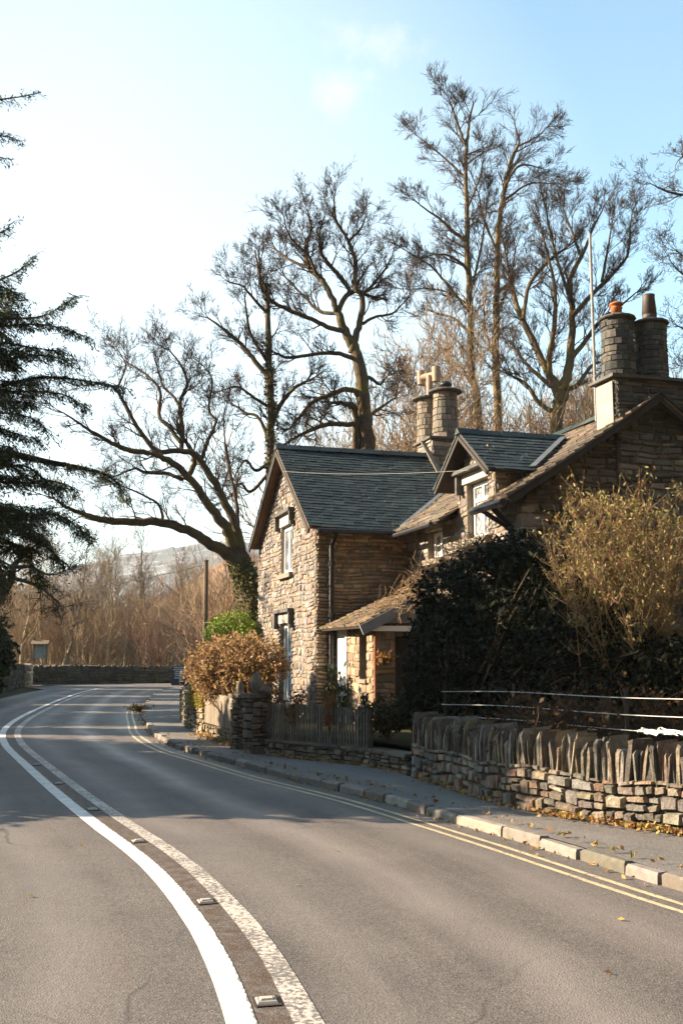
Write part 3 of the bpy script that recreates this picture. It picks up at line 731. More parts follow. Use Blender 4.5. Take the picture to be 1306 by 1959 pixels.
# lead valleys
def strip3(name, a, b, w, mat, up=(0, 0, 1), lift=.03):
    mb = MB(); mb.bar(np.array(a) + (0, 0, lift), np.array(b) + (0, 0, lift), w, .012); return mb.build(name, mat, cot)
def vpt(a): return HL(a, DC - DH * (1 - (rwz(a) - DZ) / (DR - DZ)), rwz(a) + .03)
strip3('lead_valley', vpt(2.38), vpt(3.55), .11, M['lead'], lift=.045)
def vpt2(a): return HL(a, -.42 + (rwz(a) - 4.13) * (RB + .42) / 2.13, rwz(a) + .02)
strip3('lead_valley', vpt2(1.66), vpt2(3.4), .12, M['lead'], lift=.045)
# bargeboards, gutters, downpipes
mb = MB()
for f, L in ((roof_front, LF), (roof_back, hypot(GW - RB, 1.95))):
    mb.hexa([f(.0, 0, -.15), f(.035, 0, -.15), f(.035, L - .12, -.15), f(.0, L - .12, -.15), f(.0, 0, -.055), f(.035, 0, -.055), f(.035, L - .02, -.055), f(.0, L - .02, -.055)])
mb.build('bargeboard', M['wood_dark'], cot)
mb = MB()
for f in (dorm_f, dorm_b):
    mb.hexa([f(.0, 0, -.11), f(.03, 0, -.11), f(.03, Ld - .1, -.11), f(.0, Ld - .1, -.11), f(.0, 0, -.054), f(.03, 0, -.054), f(.03, Ld - .02, -.054), f(.0, Ld - .02, -.054)])
mb.build('bargeboard', M['wood_dark'], cot)
mb = MB(); mb.tube([HL(-.1, -.48, 4.05), HL(1.55, -.48, 4.05)], .05, 8); mb.build('gutter', M['iron'], cot)
mb = MB(); mb.tube([HL(1.42, -5.5, 3.95), HL(1.42, -4.35, 3.95)], .06, 8); mb.build('gutter', M['iron'], cot)
mb = MB(); mb.tube([HL(1.42, -2.55, 3.97), HL(1.42, -.6, 3.98)], .05, 8); mb.build('gutter', M['iron'], cot)
mb = MB(); mb.tube([HL(.28, -.47, 4.02), HL(.28, -.30, 3.9), HL(.28, -.12, 3.8), HL(.28, -.11, .5)], .05, 8)
for z in (3.4, 2.4, 1.4): mb.tube([HL(.28, -.11, z), HL(.28, -.11, z + .1)], .07, 8)
mb.build('downpipe', M['iron'], cot)
mb = MB(); mb.tube([HL(1.42, -5.12, 3.92), HL(1.60, -5.05, 3.78), HL(1.78, -5.0, 3.66), HL(1.80, -5.0, .5)], .045, 8); mb.tube([HL(1.42, -4.75, 3.92), HL(1.55, -4.85, 3.8), HL(1.79, -4.98, 3.62)], .04, 8); mb.build('downpipe', M['iron'], cot)
# front verge board of the right wing gable
mb = MB()
fv = lambda u, v, d: roof_rw(u, v, d)
mb.hexa([fv(.0, 0, -.13), fv(.04, 0, -.13), fv(.04, LR, -.13), fv(.0, LR, -.13), fv(.0, 0, -.052), fv(.04, 0, -.052), fv(.04, LR, -.052), fv(.0, LR, -.052)])
fv = roof_rr
mb.hexa([fv(.0, 0, -.13), fv(.04, 0, -.13), fv(.04, LQ, -.13), fv(.0, LQ, -.13), fv(.0, 0, -.052), fv(.04, 0, -.052), fv(.04, LQ, -.052), fv(.0, LQ, -.052)])
mb.build('bargeboard', M['wood_dark'], cot)
# chimney breast on the front gable
fb2 = fB(FB - .05)
br = masonry('chimney_breast', cot, fB(FB - .12), 3.52, 5.3, ZG, 5.2, [], (.05, .14), (.10, .42), .045, epal, M['stone_dark'])
mb = MB(); mb.face([HL(3.52, FB, ZG), HL(3.52, FB - .12, ZG), HL(3.52, FB - .12, 5.2), HL(3.52, FB, 5.2)]); mb.build('chimney_breast', M['mortar'], cot)
# ---- chimney on the front gable
def round_masonry(name, parent, ctr, prof, pal, mat, hr=(.05, .11), nseg=9, dep=.03):
    """rubble cylinder: prof gives radius at height"""
    mb = MB(); z0, z1 = prof[0][1], prof[-1][1]
    rad = lambda z: float(np.interp(z, [p[1] for p in prof], [p[0] for p in prof]))
    for c0, c1 in make_courses(z0, z1, hr):
        a = U(0, 1); end = a + 2 * pi
        while a < end - .02:
            w = U(.3, .9)
            if end - a - w < .2: w = end - a
            n = max(1, int(w / .3)); k = pick(pal)
            f = lambda u, v, d: (ctr[0] + (rad(v) - dep + d) * cos(u), ctr[1] + (rad(v) - dep + d) * sin(u), ctr[2] + v)
            dd = dep * U(.6, 1.5)
            for i in range(n):
                u0, u1 = a + w * i / n, a + w * (i + 1) / n; g0 = .03 if i == 0 else 0; g1 = .03 if i == n - 1 else 0
                mb.poly([f(u0, c0, 0), f(u1, c0, 0), f(u1, c1, 0), f(u0, c1, 0), f(u0 + g0, c0 + .012, dd), f(u1 - g1, c0 + .012, dd), f(u1 - g1, c1 - .012, dd), f(u0 + g0, c1 - .012, dd)],
                        [(0, 1, 5, 4), (2, 3, 7, 6), (4, 5, 6, 7)] + ([(3, 0, 4, 7)] if i == 0 else []) + ([(1, 2, 6, 5)] if i == n - 1 else []), k)
            a += w
    mb.tube([(ctr[0], ctr[1], ctr[2] + p[1]) for p in prof], [p[0] - dep * .7 for p in prof], 20, (.12, .105, .09))
    return mb.build(name, mat, parent)
def box_masonry(name, parent, a0, a1, b0, b1, z0, z1, pal, mat, hr=(.05, .12), wr=(.12, .4), dep=.025):
    mb = MB()
    for f, u0, u1 in ((fA(a0), b0, b1), (fB(b0), a0, a1), (lambda u, v, d: HL(a1 + d, u, v), b0, b1), (lambda u, v, d: HL(u, b1 + d, v), a0, a1)):
        for c0, c1 in make_courses(z0, z1, hr):
            u = u0
            while u < u1 - .02:
                w = U(*wr)
                if u1 - u - w < wr[0] * .6: w = u1 - u
                stone(mb, f, u, u + w, c0, c1, dep, pal, .005); u += w
    mb.hexa([HL(a0, b0, z0), HL(a1, b0, z0), HL(a1, b1, z0), HL(a0, b1, z0), HL(a0, b0, z1), HL(a1, b0, z1), HL(a1, b1, z1), HL(a0, b1, z1)], (.13, .11, .09))
    return mb.build(name, mat, parent)
def slab(mb, a0, a1, b0, b1, z, t, over=.07, c=(.09, .085, .075)):
    n = 5
    a0 -= over; a1 += over; b0 -= over; b1 += over; j = lambda: U(-.015, .015)
    mb.hexa([HL(a0 + j(), b0 + j(), z), HL(a1 + j(), b0 + j(), z), HL(a1 + j(), b1 + j(), z), HL(a0 + j(), b1 + j(), z), HL(a0, b0, z + t), HL(a1, b0, z + t + j() * .5), HL(a1, b1, z + t), HL(a0, b1, z + t)], c)
chpal = [(.075, .074, .066), (.055, .056, .052), (.10, .095, .08), (.065, .066, .06), (.12, .11, .092)]
ch1 = box_masonry('chimney', cot, 3.52, 5.2, -5.33, -4.78, 5.0, 6.08, chpal, M['stone_dark']); ch1['label'] = 'dark square chimney on the front gable, its left side coloured pale for sunlight'
mb = MB(); mb.boxf(fA(3.52), -5.30, -4.80, 5.3, 6.03, .036, .05); pc = mb.build('lit_side_panel', M['lit_side'], ch1)  # sunlight on the left face put into a paler panel
mb = MB(); slab(mb, 3.5, 5.22, -5.34, -4.76, 6.083, .05, .08); slab(mb, 3.5, 3.56, -5.30, -4.7, 5.22, .035, .10); mb.build('slate_course', M['slate_old'], ch1)
for k, (a0, a1) in enumerate(((3.50, 4.00), (4.08, 4.66))):
    c = HL((a0 + a1) / 2, -5.06, 6.135)
    round_masonry('chimney_shaft', ch1, c, [(.275, 0), (.265, .5), (.26, .99 if k == 0 else .97)], chpal, M['stone_dark'], (.05, .15), 9, .02)
    mb = MB(); mb.lathe((c[0], c[1], 7.125 if k == 0 else 7.105), [(.30, 0), (.315, .02), (.30, .045), (.24, .06), (.15, .10)], 14, (.09, .085, .075))
    mb.build('capping', M['slate_old'], ch1)
mb = MB(); mb.lathe(HL(3.75, -5.06, 7.20), [(.085, 0), (.09, .12), (.105, .14), (.082, .16), (.082, .18), (.115, .19), (.12, .205), (.085, .235), (.04, .245)], 18); pt = mb.build('chimney_pot', M['terracotta'], ch1, True); pt['label'] = 'squat orange terracotta chimney pot'
mb = MB(); mb.lathe(HL(4.37, -5.06, 7.19), [(.115, 0), (.12, .08), (.108, .09), (.125, .1), (.10, .40), (.105, .44), (.085, .445), (.08, .3)], 18); pt = mb.build('chimney_pot', M['clay_brown'], ch1, True); pt['label'] = 'tall dark tapered chimney pot'
# ---- twin round chimney on the ridge
CB = 2.6
ch2 = box_masonry('chimney', cot, 3.35, 4.1, CB - .35, CB + .55, 5.3, 6.62, gpal, M['stone'], (.07, .16), (.14, .4)); ch2['label'] = 'twin round rubble chimney shafts on the left wing ridge'
mb = MB(); slab(mb, 3.35, 4.1, CB - .35, CB + .55, 6.62, .05, .09); mb.build('slate_course', M['slate_old'], ch2)
mb = MB()
mb.bar(HL(3.28, CB + .05, 6.62), HL(3.28, CB - .95, 5.72), .10, .05, (.09, .08, .065)); mb.build('weathering_slate', M['slate_old'], ch2)
c1 = HL(3.83, CB - .02, 6.67); c2 = HL(3.66, CB + .62, 6.67)
rpal = [(.21, .17, .13), (.17, .145, .115), (.24, .20, .155), (.15, .13, .105)]
round_masonry('chimney_shaft', ch2, c1, [(.335, 0), (.31, .15), (.29, .6), (.285, 1.14)], rpal, M['stone'], (.07, .19), 9, .022); round_masonry('chimney_shaft', ch2, c2, [(.32, 0), (.30, .15), (.28, .6), (.275, 1.10)], rpal, M['stone'], (.07, .19), 9, .022)
mb = MB(); mb.lathe((c1[0], c1[1], c1[2] + 1.145), [(.40, 0), (.41, .03), (.37, .055), (.2, .09)], 20, (.1, .095, .085)); mb.lathe((c2[0], c2[1], c2[2] + 1.11), [(.39, 0), (.40, .03), (.36, .055), (.2, .09)], 20, (.1, .095, .085)); mb.build('capping', M['slate_old'], ch2)
mb = MB(); mb.lathe((c1[0] + .02, c1[1], c1[2] + 1.23), [(.10, 0), (.11, .08), (.15, .09), (.15, .13), (.09, .19), (.02, .21)], 16); mb.build('chimney_pot', M['iron'], ch2, True)
# H cowl in buff clay
hb = np.array((c2[0] + .02, c2[1] - .1, c2[2] + 1.18)); dd2 = np.array((D2[0], D2[1], 0)); dd1 = np.array((D1[0], D1[1], 0))
mb = MB(); mb.tube([hb, hb + (0, 0, .52)], .075, 12); e0 = hb + (0, 0, .52) + dd2 * .13 - dd1 * .12; e1 = hb + (0, 0, .52) - dd2 * .12 + dd1 * .25
mb.tube([e0, e1], .085, 12); mb.tube([e0 - (0, 0, .17), e0 + (0, 0, .20)], .10, 14); mb.tube([e1 - (0, 0, .17), e1 + (0, 0, .18)], .09, 14); pt = mb.build('chimney_pot', M['clay_buff'], ch2); pt['label'] = 'buff clay H-shaped chimney cowl'
# ---- porch against the front
PZ = .42; pa0, pa1, pb0 = .36, 1.86, -2.5
ppal = [(.27, .195, .12), (.23, .17, .11), (.31, .24, .16), (.20, .145, .095)]
por = masonry('porch', cot, fA(pa0), pb0, -.95, PZ - .1, 2.2, [(-2.12, -1.72, [(1.25, 2.02)])], (.07, .18), (.14, .4), .02, ppal, M['stone']); por['label'] = 'low stone porch with lean-to slate roof in the angle of the wings'
pf = masonry('porch_front', por, fB(pb0), pa0, pa1, PZ - .1, 2.2, [(.75, 1.55, [(PZ - .1, 2.0)])], (.07, .16), (.14, .4), .02, dpal, M['stone_dark'])
mb = MB(); mb.boxf(fA(pa0), -.93, -.1, PZ - .1, 2.18, -.06, -.02); mb.boxf(fA(pa0), -.95, -.88, PZ - .1, 2.2, -.02, .03); d = mb.build('door', M['white'], por)
mb = MB(); mb.boxf(fA(pa0), -.88, -.84, 1.1, 1.16, -.019, .03); mb.build('handle', M['iron'], d)
mb = MB(); mb.boxf(fA(pa0), -2.12, -1.72, 1.25, 2.02, -.22, -.2); mb.boxf(fA(pa0), -1.95, -1.89, 1.25, 2.02, -.199, -.1); w = mb.build('window', M['wood_dark'], por)
mb = MB(); reveal(mb, fA(pa0), -2.12, -1.72, 1.25, 2.02, .15); mb.boxf(fA(pa0), -2.2, -1.64, 2.025, 2.16, -.1, .03); mb.boxf(fA(pa0), -2.18, -1.66, 1.18, 1.246, -.1, .06); mb.build('window_surround', M['sillstone'], por)
mb = MB(); mb.boxf(fB(pb0), .76, 1.54, PZ - .1, 1.99, -.2, -.16); mb.build('door', M['wood_dark'], por)
PA = 1.3; Lp = hypot(PA - .08, .55)
def prf(u, v, d):
    k = v / Lp; n = (-.55, PA - .08); q = hypot(*n); return HL(.08 + (PA - .08) * k + d * n[0] / q, pb0 - .14 + u, 2.17 + .62 * k + d * n[1] / q)
def prb(u, v, d):
    k = v / Lp; n = (.55, PA - .08); q = hypot(*n); return HL(2.5 - (2.5 - PA) * k + d * n[0] / q, pb0 - .14 + u, 2.17 + .62 * k + d * n[1] / q)
slates('roof', por, prf, 2.62, Lp, M['slate_old'], [(.16, .105, .065), (.12, .09, .062), (.19, .13, .08), (.10, .08, .06), (.14, .12, .05)], .13, (.12, .26), None, .012); slates('roof', por, prb, 2.3, Lp, M['slate_old'], opal, .2, (.2, .4))
mb = MB(); deck(prf, .01, 2.6, Lp); deck(prb, .01, 2.2, Lp); mb.build('roof_boarding', M['wood_dark'], por)
mb = MB()
for f in (prf, prb): mb.hexa([f(-.03, -.02, -.16), f(.015, -.02, -.16), f(.015, Lp, -.16), f(-.03, Lp, -.16), f(-.03, -.02, .012), f(.015, -.02, .012), f(.015, Lp, .012), f(-.03, Lp, .012)])
mb.build('bargeboard', M['slategrey'], por)
mb = MB(); mb.hexa([HL(.2, pb0 - .09, 2.22), HL(2.38, pb0 - .09, 2.22), HL(2.38, pb0 - .06, 2.22), HL(.2, pb0 - .06, 2.22), HL(1.29, pb0 - .1, 2.74), HL(1.31, pb0 - .1, 2.74), HL(1.31, pb0 - .06, 2.74), HL(1.29, pb0 - .06, 2.74)]); mb.build('gable_boards', M['slategrey'], por)
mb = MB(); mb.boxf(fB(pb0 - .06), .3, 2.3, 2.08, 2.17, 0, .06); mb.build('fascia', M['white'], por)
mb = MB(); mb.tube([HL(.37, pb0 - .05, 2.1), HL(.37, pb0 - .05, .6)], .022, 8); mb.build('downpipe', M['rust'], por)

# aerial mast strapped to the front chimney
mp = P(1140, 806, 16.75); mt = P(1131, 447, 16.75)
mb = MB(); mb.tube([mp, (mp[0], mp[1], mt[2])], .024, 8); am = thing('aerial_mast', 'tall thin metal aerial pole standing beside the front chimney', 'aerial', mp)
mb.build('pole', M['pale_metal'], am)
for z in (.75, .32):
    mb = MB(); mb.bar((mp[0], mp[1], mp[2] + z), tuple(np.array(HL(3.52, -5.0, 0))[:2]) + (mp[2] + z + .02,), .03, .03); mb.build('bracket', M['iron'], am)
def cable(name, a, b, sag, r, label, mat='wire', cat='wire'):
    pts = []
    for i in range(17):
        t = i / 16; pts.append((a[0] + (b[0] - a[0]) * t, a[1] + (b[1] - a[1]) * t, a[2] + (b[2] - a[2]) * t - sag * 4 * t * (1 - t)))
    mb = MB(); mb.tube(pts, r, 5); return tag(mb.build(name, M[mat]), label, cat)
cable('telephone_wire', HL(1.58, -3.9, 4.72), HL(-.31, 1.6, 5.55), .06, .0032, 'thin pale wire strung across the slates from the dormer to the left gable', 'pale_metal')

# ------------------------------------------------------------------ roadside walls
def path_frame(path):
    p = np.array(path)[:, :2]; s = np.concatenate([[0], np.cumsum(np.linalg.norm(np.diff(p, axis=0), axis=1))]); nn = path_normals(p)
    def f(u, v, d):      # d outward = road side (left of travel)
        x = np.interp(u, s, p[:, 0]); y = np.interp(u, s, p[:, 1]); a = np.interp(u, s, nn[:, 0]); b = np.interp(u, s, nn[:, 1])
        return (x - a * d, y - b * d, v)
    return f, s[-1]
def stone_hi(mb, f, u0, u1, v0, v1, dep, pal, g=.006, nx=4, ny=3):
    w, h = u1 - u0, v1 - v0
    if w < .025 or h < .02: return
    d = dep * U(.5, 1.45); sd = U(0, 99); V = []; tl = U(-.3, .3); tv = U(-.35, .35)
    sk = [(U(-.018, .018), U(-.012, .012)) for _ in range(4)]
    for j in range(ny + 1):
        for i in range(nx + 1):
            a, b = i / nx, j / ny
            a2 = (0, .10, .5, .90, 1)[i] if nx == 4 else a; b2 = (0, .14, .86, 1)[j] if ny == 3 else b; a, b = a2, b2
            e = min(a, 1 - a) * w, min(b, 1 - b) * h; ed = min(e)
            x = u0 + g + (w - 2 * g) * a; y = v0 + g + (h - 2 * g) * b
            ox = sum(k[0] * q for k, q in zip(sk, ((1 - a) * (1 - b), a * (1 - b), a * b, (1 - a) * b))); oy = sum(k[1] * q for k, q in zip(sk, ((1 - a) * (1 - b), a * (1 - b), a * b, (1 - a) * b)))
            # rounded corner
            if i in (0, nx) and j in (0, ny): x += (.5 - a) * min(.016, w * .08); y += (.5 - b) * min(.012, h * .12)
            dd = -.025 if ed < 1e-6 else d * min(1, .75 + ed * 8) * (1 + tl * (a - .5) + tv * (b - .5)) + U(-.006, .006)
            if ed < 1e-6: pass
            V.append((x + ox, y + oy, dd))
    # inset first ring so edges read crisp
    pts = [f(*q) for q in V]; m = nx + 1
    mb.poly(pts, [(j * m + i, j * m + i + 1, (j + 1) * m + i + 1, (j + 1) * m + i) for j in range(ny) for i in range(nx)], pick(pal, .22))
def drywall(mb, f, u0, u1, v0, v1, hr, wr, dep, pal, hi=True, wob=.02):
    g = lambda u, v, d: f(u, v + wob * vnoise(u * 2.1, v * 3, 3) * min(1, (v - v0) * 8), d)
    for c0, c1 in make_courses(v0, v1, hr):
        u = u0
        while u < u1 - .03:
            w = U(*wr) * random.choice((.6, 1, 1, 1.3))
            if u1 - u - w < wr[0] * .7: w = u1 - u
            fn = stone_hi if hi else stone
            r = U(0, 1)
            if c1 - c0 > .10 and r < .45:
                k = U(.35, .65); m = c0 + (c1 - c0) * k; fn(mb, g, u, u + w, c0, m, dep, pal)
                if U(0, 1) < .4 and w > .18: q = u + w * U(.35, .65); fn(mb, g, u, q, m, c1, dep, pal); fn(mb, g, q, u + w, m, c1, dep, pal)
                else: fn(mb, g, u, u + w, m, c1, dep, pal)
            else: fn(mb, g, u, u + w, c0, c1, dep, pal)
            u += w
def wall_core(mb, f, L, z0, z1, t, n=24, inset=.01, c=(.035, .03, .025)):
    for i in range(n):
        a, b = L * i / n, L * (i + 1) / n; mb.boxf(f, a, b, z0, z1, -t, -inset, c)
def coping(mb, f, u0, u1, v0, h, t, pal, wr=(.03, .085), lean=.12):
    u = u0
    while u < u1 - .02:
        w = U(*wr); hh = h * U(.72, 1.18); ln = U(-lean, lean) * hh; c = pick(pal, .3); fr = U(-.025, .03); g = U(.003, .012)
        tp = U(.8, 1.); dr = U(.0, .03)
        P_ = []
        for (vv, k, s2) in ((v0 - .03, 0, 1), (v0 + hh * .5, .5, U(.85, 1.1)), (v0 + hh * .88, .88, tp), (v0 + hh, 1, tp * U(.8, 1.))):
            uc = u + w / 2 + ln * k; hw = (w / 2 - g) * s2
            dd = fr + U(-.012, .012) - (.03 if k == 1 else 0) - dr * k
            sl_ = U(-.03, .03) if k == 1 else U(-.008, .008); P_.append([f(uc - hw, vv + sl_, dd), f(uc + hw, vv - sl_, dd + U(-.015, .015)), f(uc + hw, vv - sl_ + U(-.02, .02), -t + U(-.02, .02)), f(uc - hw, vv + sl_ + U(-.02, .02), -t + U(-.02, .02))])
        pts = sum(P_, [])
        fc = [(12, 13, 14, 15)]
        for r in range(3):
            for q in range(4): fc.append((r * 4 + q, r * 4 + (q + 1) % 4, r * 4 + 4 + (q + 1) % 4, r * 4 + 4 + q))
        mb.poly(pts, fc, c); u += w
wpal = [(.20, .16, .122), (.17, .142, .112), (.25, .20, .15), (.14, .125, .108), (.23, .155, .11), (.19, .175, .155), (.28, .24, .19), (.18, .15, .118), (.12, .108, .095)]
cpal = [(.18, .15, .11), (.12, .105, .085), (.25, .215, .16), (.08, .072, .062), (.17, .13, .095), (.15, .14, .122)]
nearp = [p for p in pav_back[:, :2] if p[1] < 13.95]
f1, L1 = path_frame(nearp)
dw = thing('dry_stone_wall', 'low dry stone wall topped with upright slates beside the pavement, running out of the right edge', 'stone wall', (nearp[len(nearp) // 2][0], nearp[len(nearp) // 2][1], .1))
mb = MB(); drywall(mb, f1, .3, L1, .07, .53, (.075, .17), (.08, .24), .055, wpal, True, .04)
wall_core(mb, f1, L1, .0, .52, .42)
# exposed end
q0 = np.array(nearp[-1]); nn_ = path_normals(np.array(nearp))[-1]; tt = np.array((-nn_[1], nn_[0]))
fe_ = lambda u, v, d: (q0[0] + nn_[0] * u + tt[0] * d, q0[1] + nn_[1] * u + tt[1] * d, v)
drywall(mb, fe_, -.03, .42, .08, .53, (.08, .16), (.16, .3), .04, wpal)
mb.build('stonework', M['drystone'], dw)
mb = MB(); coping(mb, f1, .3, L1, .50, .345, .36, cpal, (.016, .060), .16); mb.build('coping', M['drystone'], dw)
# low garden wall under the picket fence, the gate piers and the curved wall end
gp1 = catmull([(.92, 14.15), (.36, 15.12), (-.5, 16.05), (-1.22, 16.83)], 6)
f2, L2 = path_frame(gp1)
gw = thing('garden_wall', 'very low mossy garden wall under the longer picket fence', 'garden wall', tuple(gp1[8][:2]) + (.1,))
mb = MB(); drywall(mb, f2, 0, L2, .06, .30, (.06, .12), (.12, .3), .05, [(.16, .13, .10), (.21, .17, .13), (.26, .21, .16), (.13, .115, .095)], True, .01); wall_core(mb, f2, L2, 0, .29, .3)
mb.build('stonework', M['drystone_mossy'], gw)
mb = MB(); u = 0
while u < L2 - .1:
    w = U(.25, .5); mb.boxf(f2, u, min(L2, u + w) - .012, .298, .335 + U(-.008, .012), -.3, .05 + U(-.02, .03), pick([(.17, .14, .11), (.13, .11, .09)])); u += w
mb.build('coping', M['drystone_mossy'], gw)
def pickets(name, path, z0, z1, label, pal, pitch=.062, pw=.032):
    f, L = path_frame(path); t = thing(name, label, 'picket fence', tuple(path[len(path) // 2][:2]) + (z0,))
    mb = MB(); u = .02
    while u < L - .02:
        h = z1 + U(-.012, .012); ln = U(-.006, .006); c = pick(pal, .3); w = pw * U(.85, 1.1)
        mb.hexa([f(u, z0 + .01, .0), f(u + w, z0 + .01, .0), f(u + w, z0 + .01, .016), f(u, z0 + .01, .016), f(u + ln, h, .0), f(u + w + ln, h, .0), f(u + w + ln, h, .016), f(u + ln, h, .016)], c)
        u += pitch
    mb.build('pickets', M['picket'], t)
    for zz in (z0 + .1, z1 - .12):
        mb = MB()
        n = 8
        for i in range(n): mb.boxf(f, L * i / n, L * (i + 1) / n, zz, zz + .05, -.042, -.002, pal[0])
        mb.build('rail', M['picket'], t)
    for i in range(3):
        mb = MB(); a = .03 + (L - .12) * i / 2; mb.boxf(f, a, a + .06, z0 - .03, z1 - .03, -.105, -.044, pal[0]); mb.build('post', M['picket'], t)
    return t
pkpal = [(.15, .128, .10), (.12, .104, .084), (.18, .155, .12)]
fpath = catmull([(.40, 15.12), (-.46, 16.08), (-1.20, 16.86)], 6)
pickets('picket_fence', fpath, .335, .90, 'weathered grey picket fence on the low wall in front of the porch', pkpal)
cpath = catmull([(-1.80, 18.15), (-2.15, 19.2), (-2.72, 20.75)], 6)
f3, L3 = path_frame(cpath)
gw2 = thing('garden_wall', 'low stone footing carrying the shorter picket fence left of the gate', 'garden wall', tuple(cpath[6][:2]) + (.1,))
mb = MB(); drywall(mb, f3, 0, L3, .06, .32, (.06, .12), (.1, .26), .05, [(.23, .18, .12), (.27, .21, .15), (.18, .14, .10)], True, .01); wall_core(mb, f3, L3, 0, .31, .3); mb.build('stonework', M['drystone_mossy'], gw2)
pickets('picket_fence', cpath, .33, .92, 'short run of pale picket fence below the copper hedge', [(.21, .175, .13), (.175, .145, .11), (.24, .20, .155)], .052, .046)
epath = catmull([(-2.74, 20.8), (-3.0, 21.6), (-3.4, 22.9), (-3.8, 25.), (-4.4, 28.5)], 6)
f4, L4 = path_frame(epath)
gw3 = thing('garden_wall', 'sunlit rough stone wall end with yellow fern on top, left of the copper hedge', 'garden wall', tuple(epath[4][:2]) + (.1,))
mb = MB(); drywall(mb, f4, 0, L4, .06, .86, (.07, .14), (.12, .3), .05, [(.27, .21, .14), (.23, .185, .13), (.31, .25, .18)], True, .03); wall_core(mb, f4, L4, 0, .84, .3); mb.build('stonework', M['drystone'], gw3)
def pier(x, y, w, z1, label, cap=True):
    t = thing('gate_pier', label, 'gate pier', (x, y, .1)); mb = MB(); pal = [(.18, .145, .105), (.14, .115, .09), (.22, .18, .135)]
    a = path_normals(np.array([(-.46, 16.08), (-1.9, 18.0)]))[0]; b = np.array((-a[1], a[0]))
    for sgn, (e, n) in enumerate((((a), -b), (b, a), (-a, b), (-b, -a))):
        f = lambda u, v, d, e=e, n=n: (x + e[0] * u + n[0] * (w / 2 + d), y + e[1] * u + n[1] * (w / 2 + d), v)
        drywall(mb, f, -w / 2, w / 2, .08, z1, (.07, .16), (.14, .28), .035, pal, True, .004)
    ff = lambda u, v, d: (x + a[0] * u - b[0] * d, y + a[1] * u - b[1] * d, v)
    mb.boxf(ff, -w / 2 + .01, w / 2 - .01, 0, z1, -w / 2 + .01, w / 2 - .01, (.05, .045, .04)); mb.build('shaft', M['drystone'], t)
    mb = MB(); k = w / 2 + .05; mb.hexa([ff(-k, z1, -k), ff(k, z1, -k), ff(k, z1 + .01, k), ff(-k, z1, k), ff(-k + .02, z1 + .07, -k), ff(k, z1 + .06, -k), ff(k - .02, z1 + .075, k), ff(-k, z1 + .065, k)], (.17, .145, .11)); mb.build('cap_stone', M['drystone'], t)
    return t
def rock(name, pos, sx, sy, sz, label, pal, mat='drystone'):
    V = []; n, m = 10, 7
    ph = U(0, 9)
    for j in range(m + 1):
        t = j / m; r = sin(pi * min(1, .12 + t * .88)) ** .6 * (1 - .35 * t) if j < m else .05
        for i in range(n):
            a = 2 * pi * i / n; k = r * (1 + .16 * vnoise(a * 1.3, t * 4, ph)); V.append((pos[0] + sx * k * cos(a), pos[1] + sy * k * sin(a), pos[2] + sz * t))
    Fc = [(j * n + i, j * n + (i + 1) % n, (j + 1) * n + (i + 1) % n, (j + 1) * n + i) for j in range(m) for i in range(n)]
    Fc.append(tuple(m * n + i for i in range(n))); Fc.append(tuple(range(n))[::-1])
    return tag(np_mesh(name, V, Fc, M[mat], col=[pick(pal, .12)] * len(Fc)), label, 'stone')
pier(-1.42, 17.08, .28, .98, 'stone gate pier at the left end of the longer fence, pointed stone on its cap'); pier(-1.73, 17.88, .24, .94, 'narrow stone gate pier at the right end of the shorter picket fence')
rock('standing_stone', (-1.40, 17.06, 1.05), .13, .1, .36, 'pointed upright stone standing on the right gate pier', [(.24, .20, .15)])
rock('cap_boulder', (-1.24, 16.95, 1.04), .13, .1, .17, 'small rounded stone beside the pointed stone on the gate pier', [(.19, .15, .12)])
rock('standing_stone', (-1.75, 17.86, 1.01), .08, .07, .24, 'small upright stone on the narrow left gate pier', [(.21, .175, .13)])
# distant walls along the bend
def farwall(name, path, zt, label, pal, cop=True):
    f, L = path_frame(path); t = thing(name, label, 'stone wall', tuple(path[len(path) // 2][:2]) + (0,))
    top = lambda u: float(np.interp(u / L, np.linspace(0, 1, len(zt)), zt)); g = lambda u, v, d: f(u, v * top(u), d)
    mb = MB()
    for c0, c1 in make_courses(0, .8, (.1, .2)):
        u = 0
        while u < L - .1:
            w = U(.25, .7)
            if L - u - w < .2: w = L - u
            stone(mb, g, u, u + w, c0, c1, .05, pal, .012); u += w
    n = 30
    for i in range(n): mb.boxf(g, L * i / n, L * (i + 1) / n, -.05, .79, -.45, -.012, (.05, .045, .035))
    mb.build('stonework', M['drystone_mossy'], t); mb = MB(); coping(mb, lambda u, v, d: f(u, v * top(u), d), 0, L, .78, .24, .45, pal, (.06, .16)); mb.build('coping', M['drystone_mossy'], t)
    return t
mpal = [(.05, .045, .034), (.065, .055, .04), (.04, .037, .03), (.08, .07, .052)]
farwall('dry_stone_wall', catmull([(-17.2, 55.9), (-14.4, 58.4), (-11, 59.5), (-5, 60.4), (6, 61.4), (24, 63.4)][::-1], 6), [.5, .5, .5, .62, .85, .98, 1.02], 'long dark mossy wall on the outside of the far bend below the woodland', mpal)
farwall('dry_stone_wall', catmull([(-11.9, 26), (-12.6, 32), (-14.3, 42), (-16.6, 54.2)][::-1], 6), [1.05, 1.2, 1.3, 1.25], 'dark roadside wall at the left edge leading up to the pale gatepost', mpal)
t = thing('gatepost', 'pale sunlit rough stone gatepost standing where the two far walls meet', 'gatepost', (-16.75, 55.2, 0)); mb = MB()
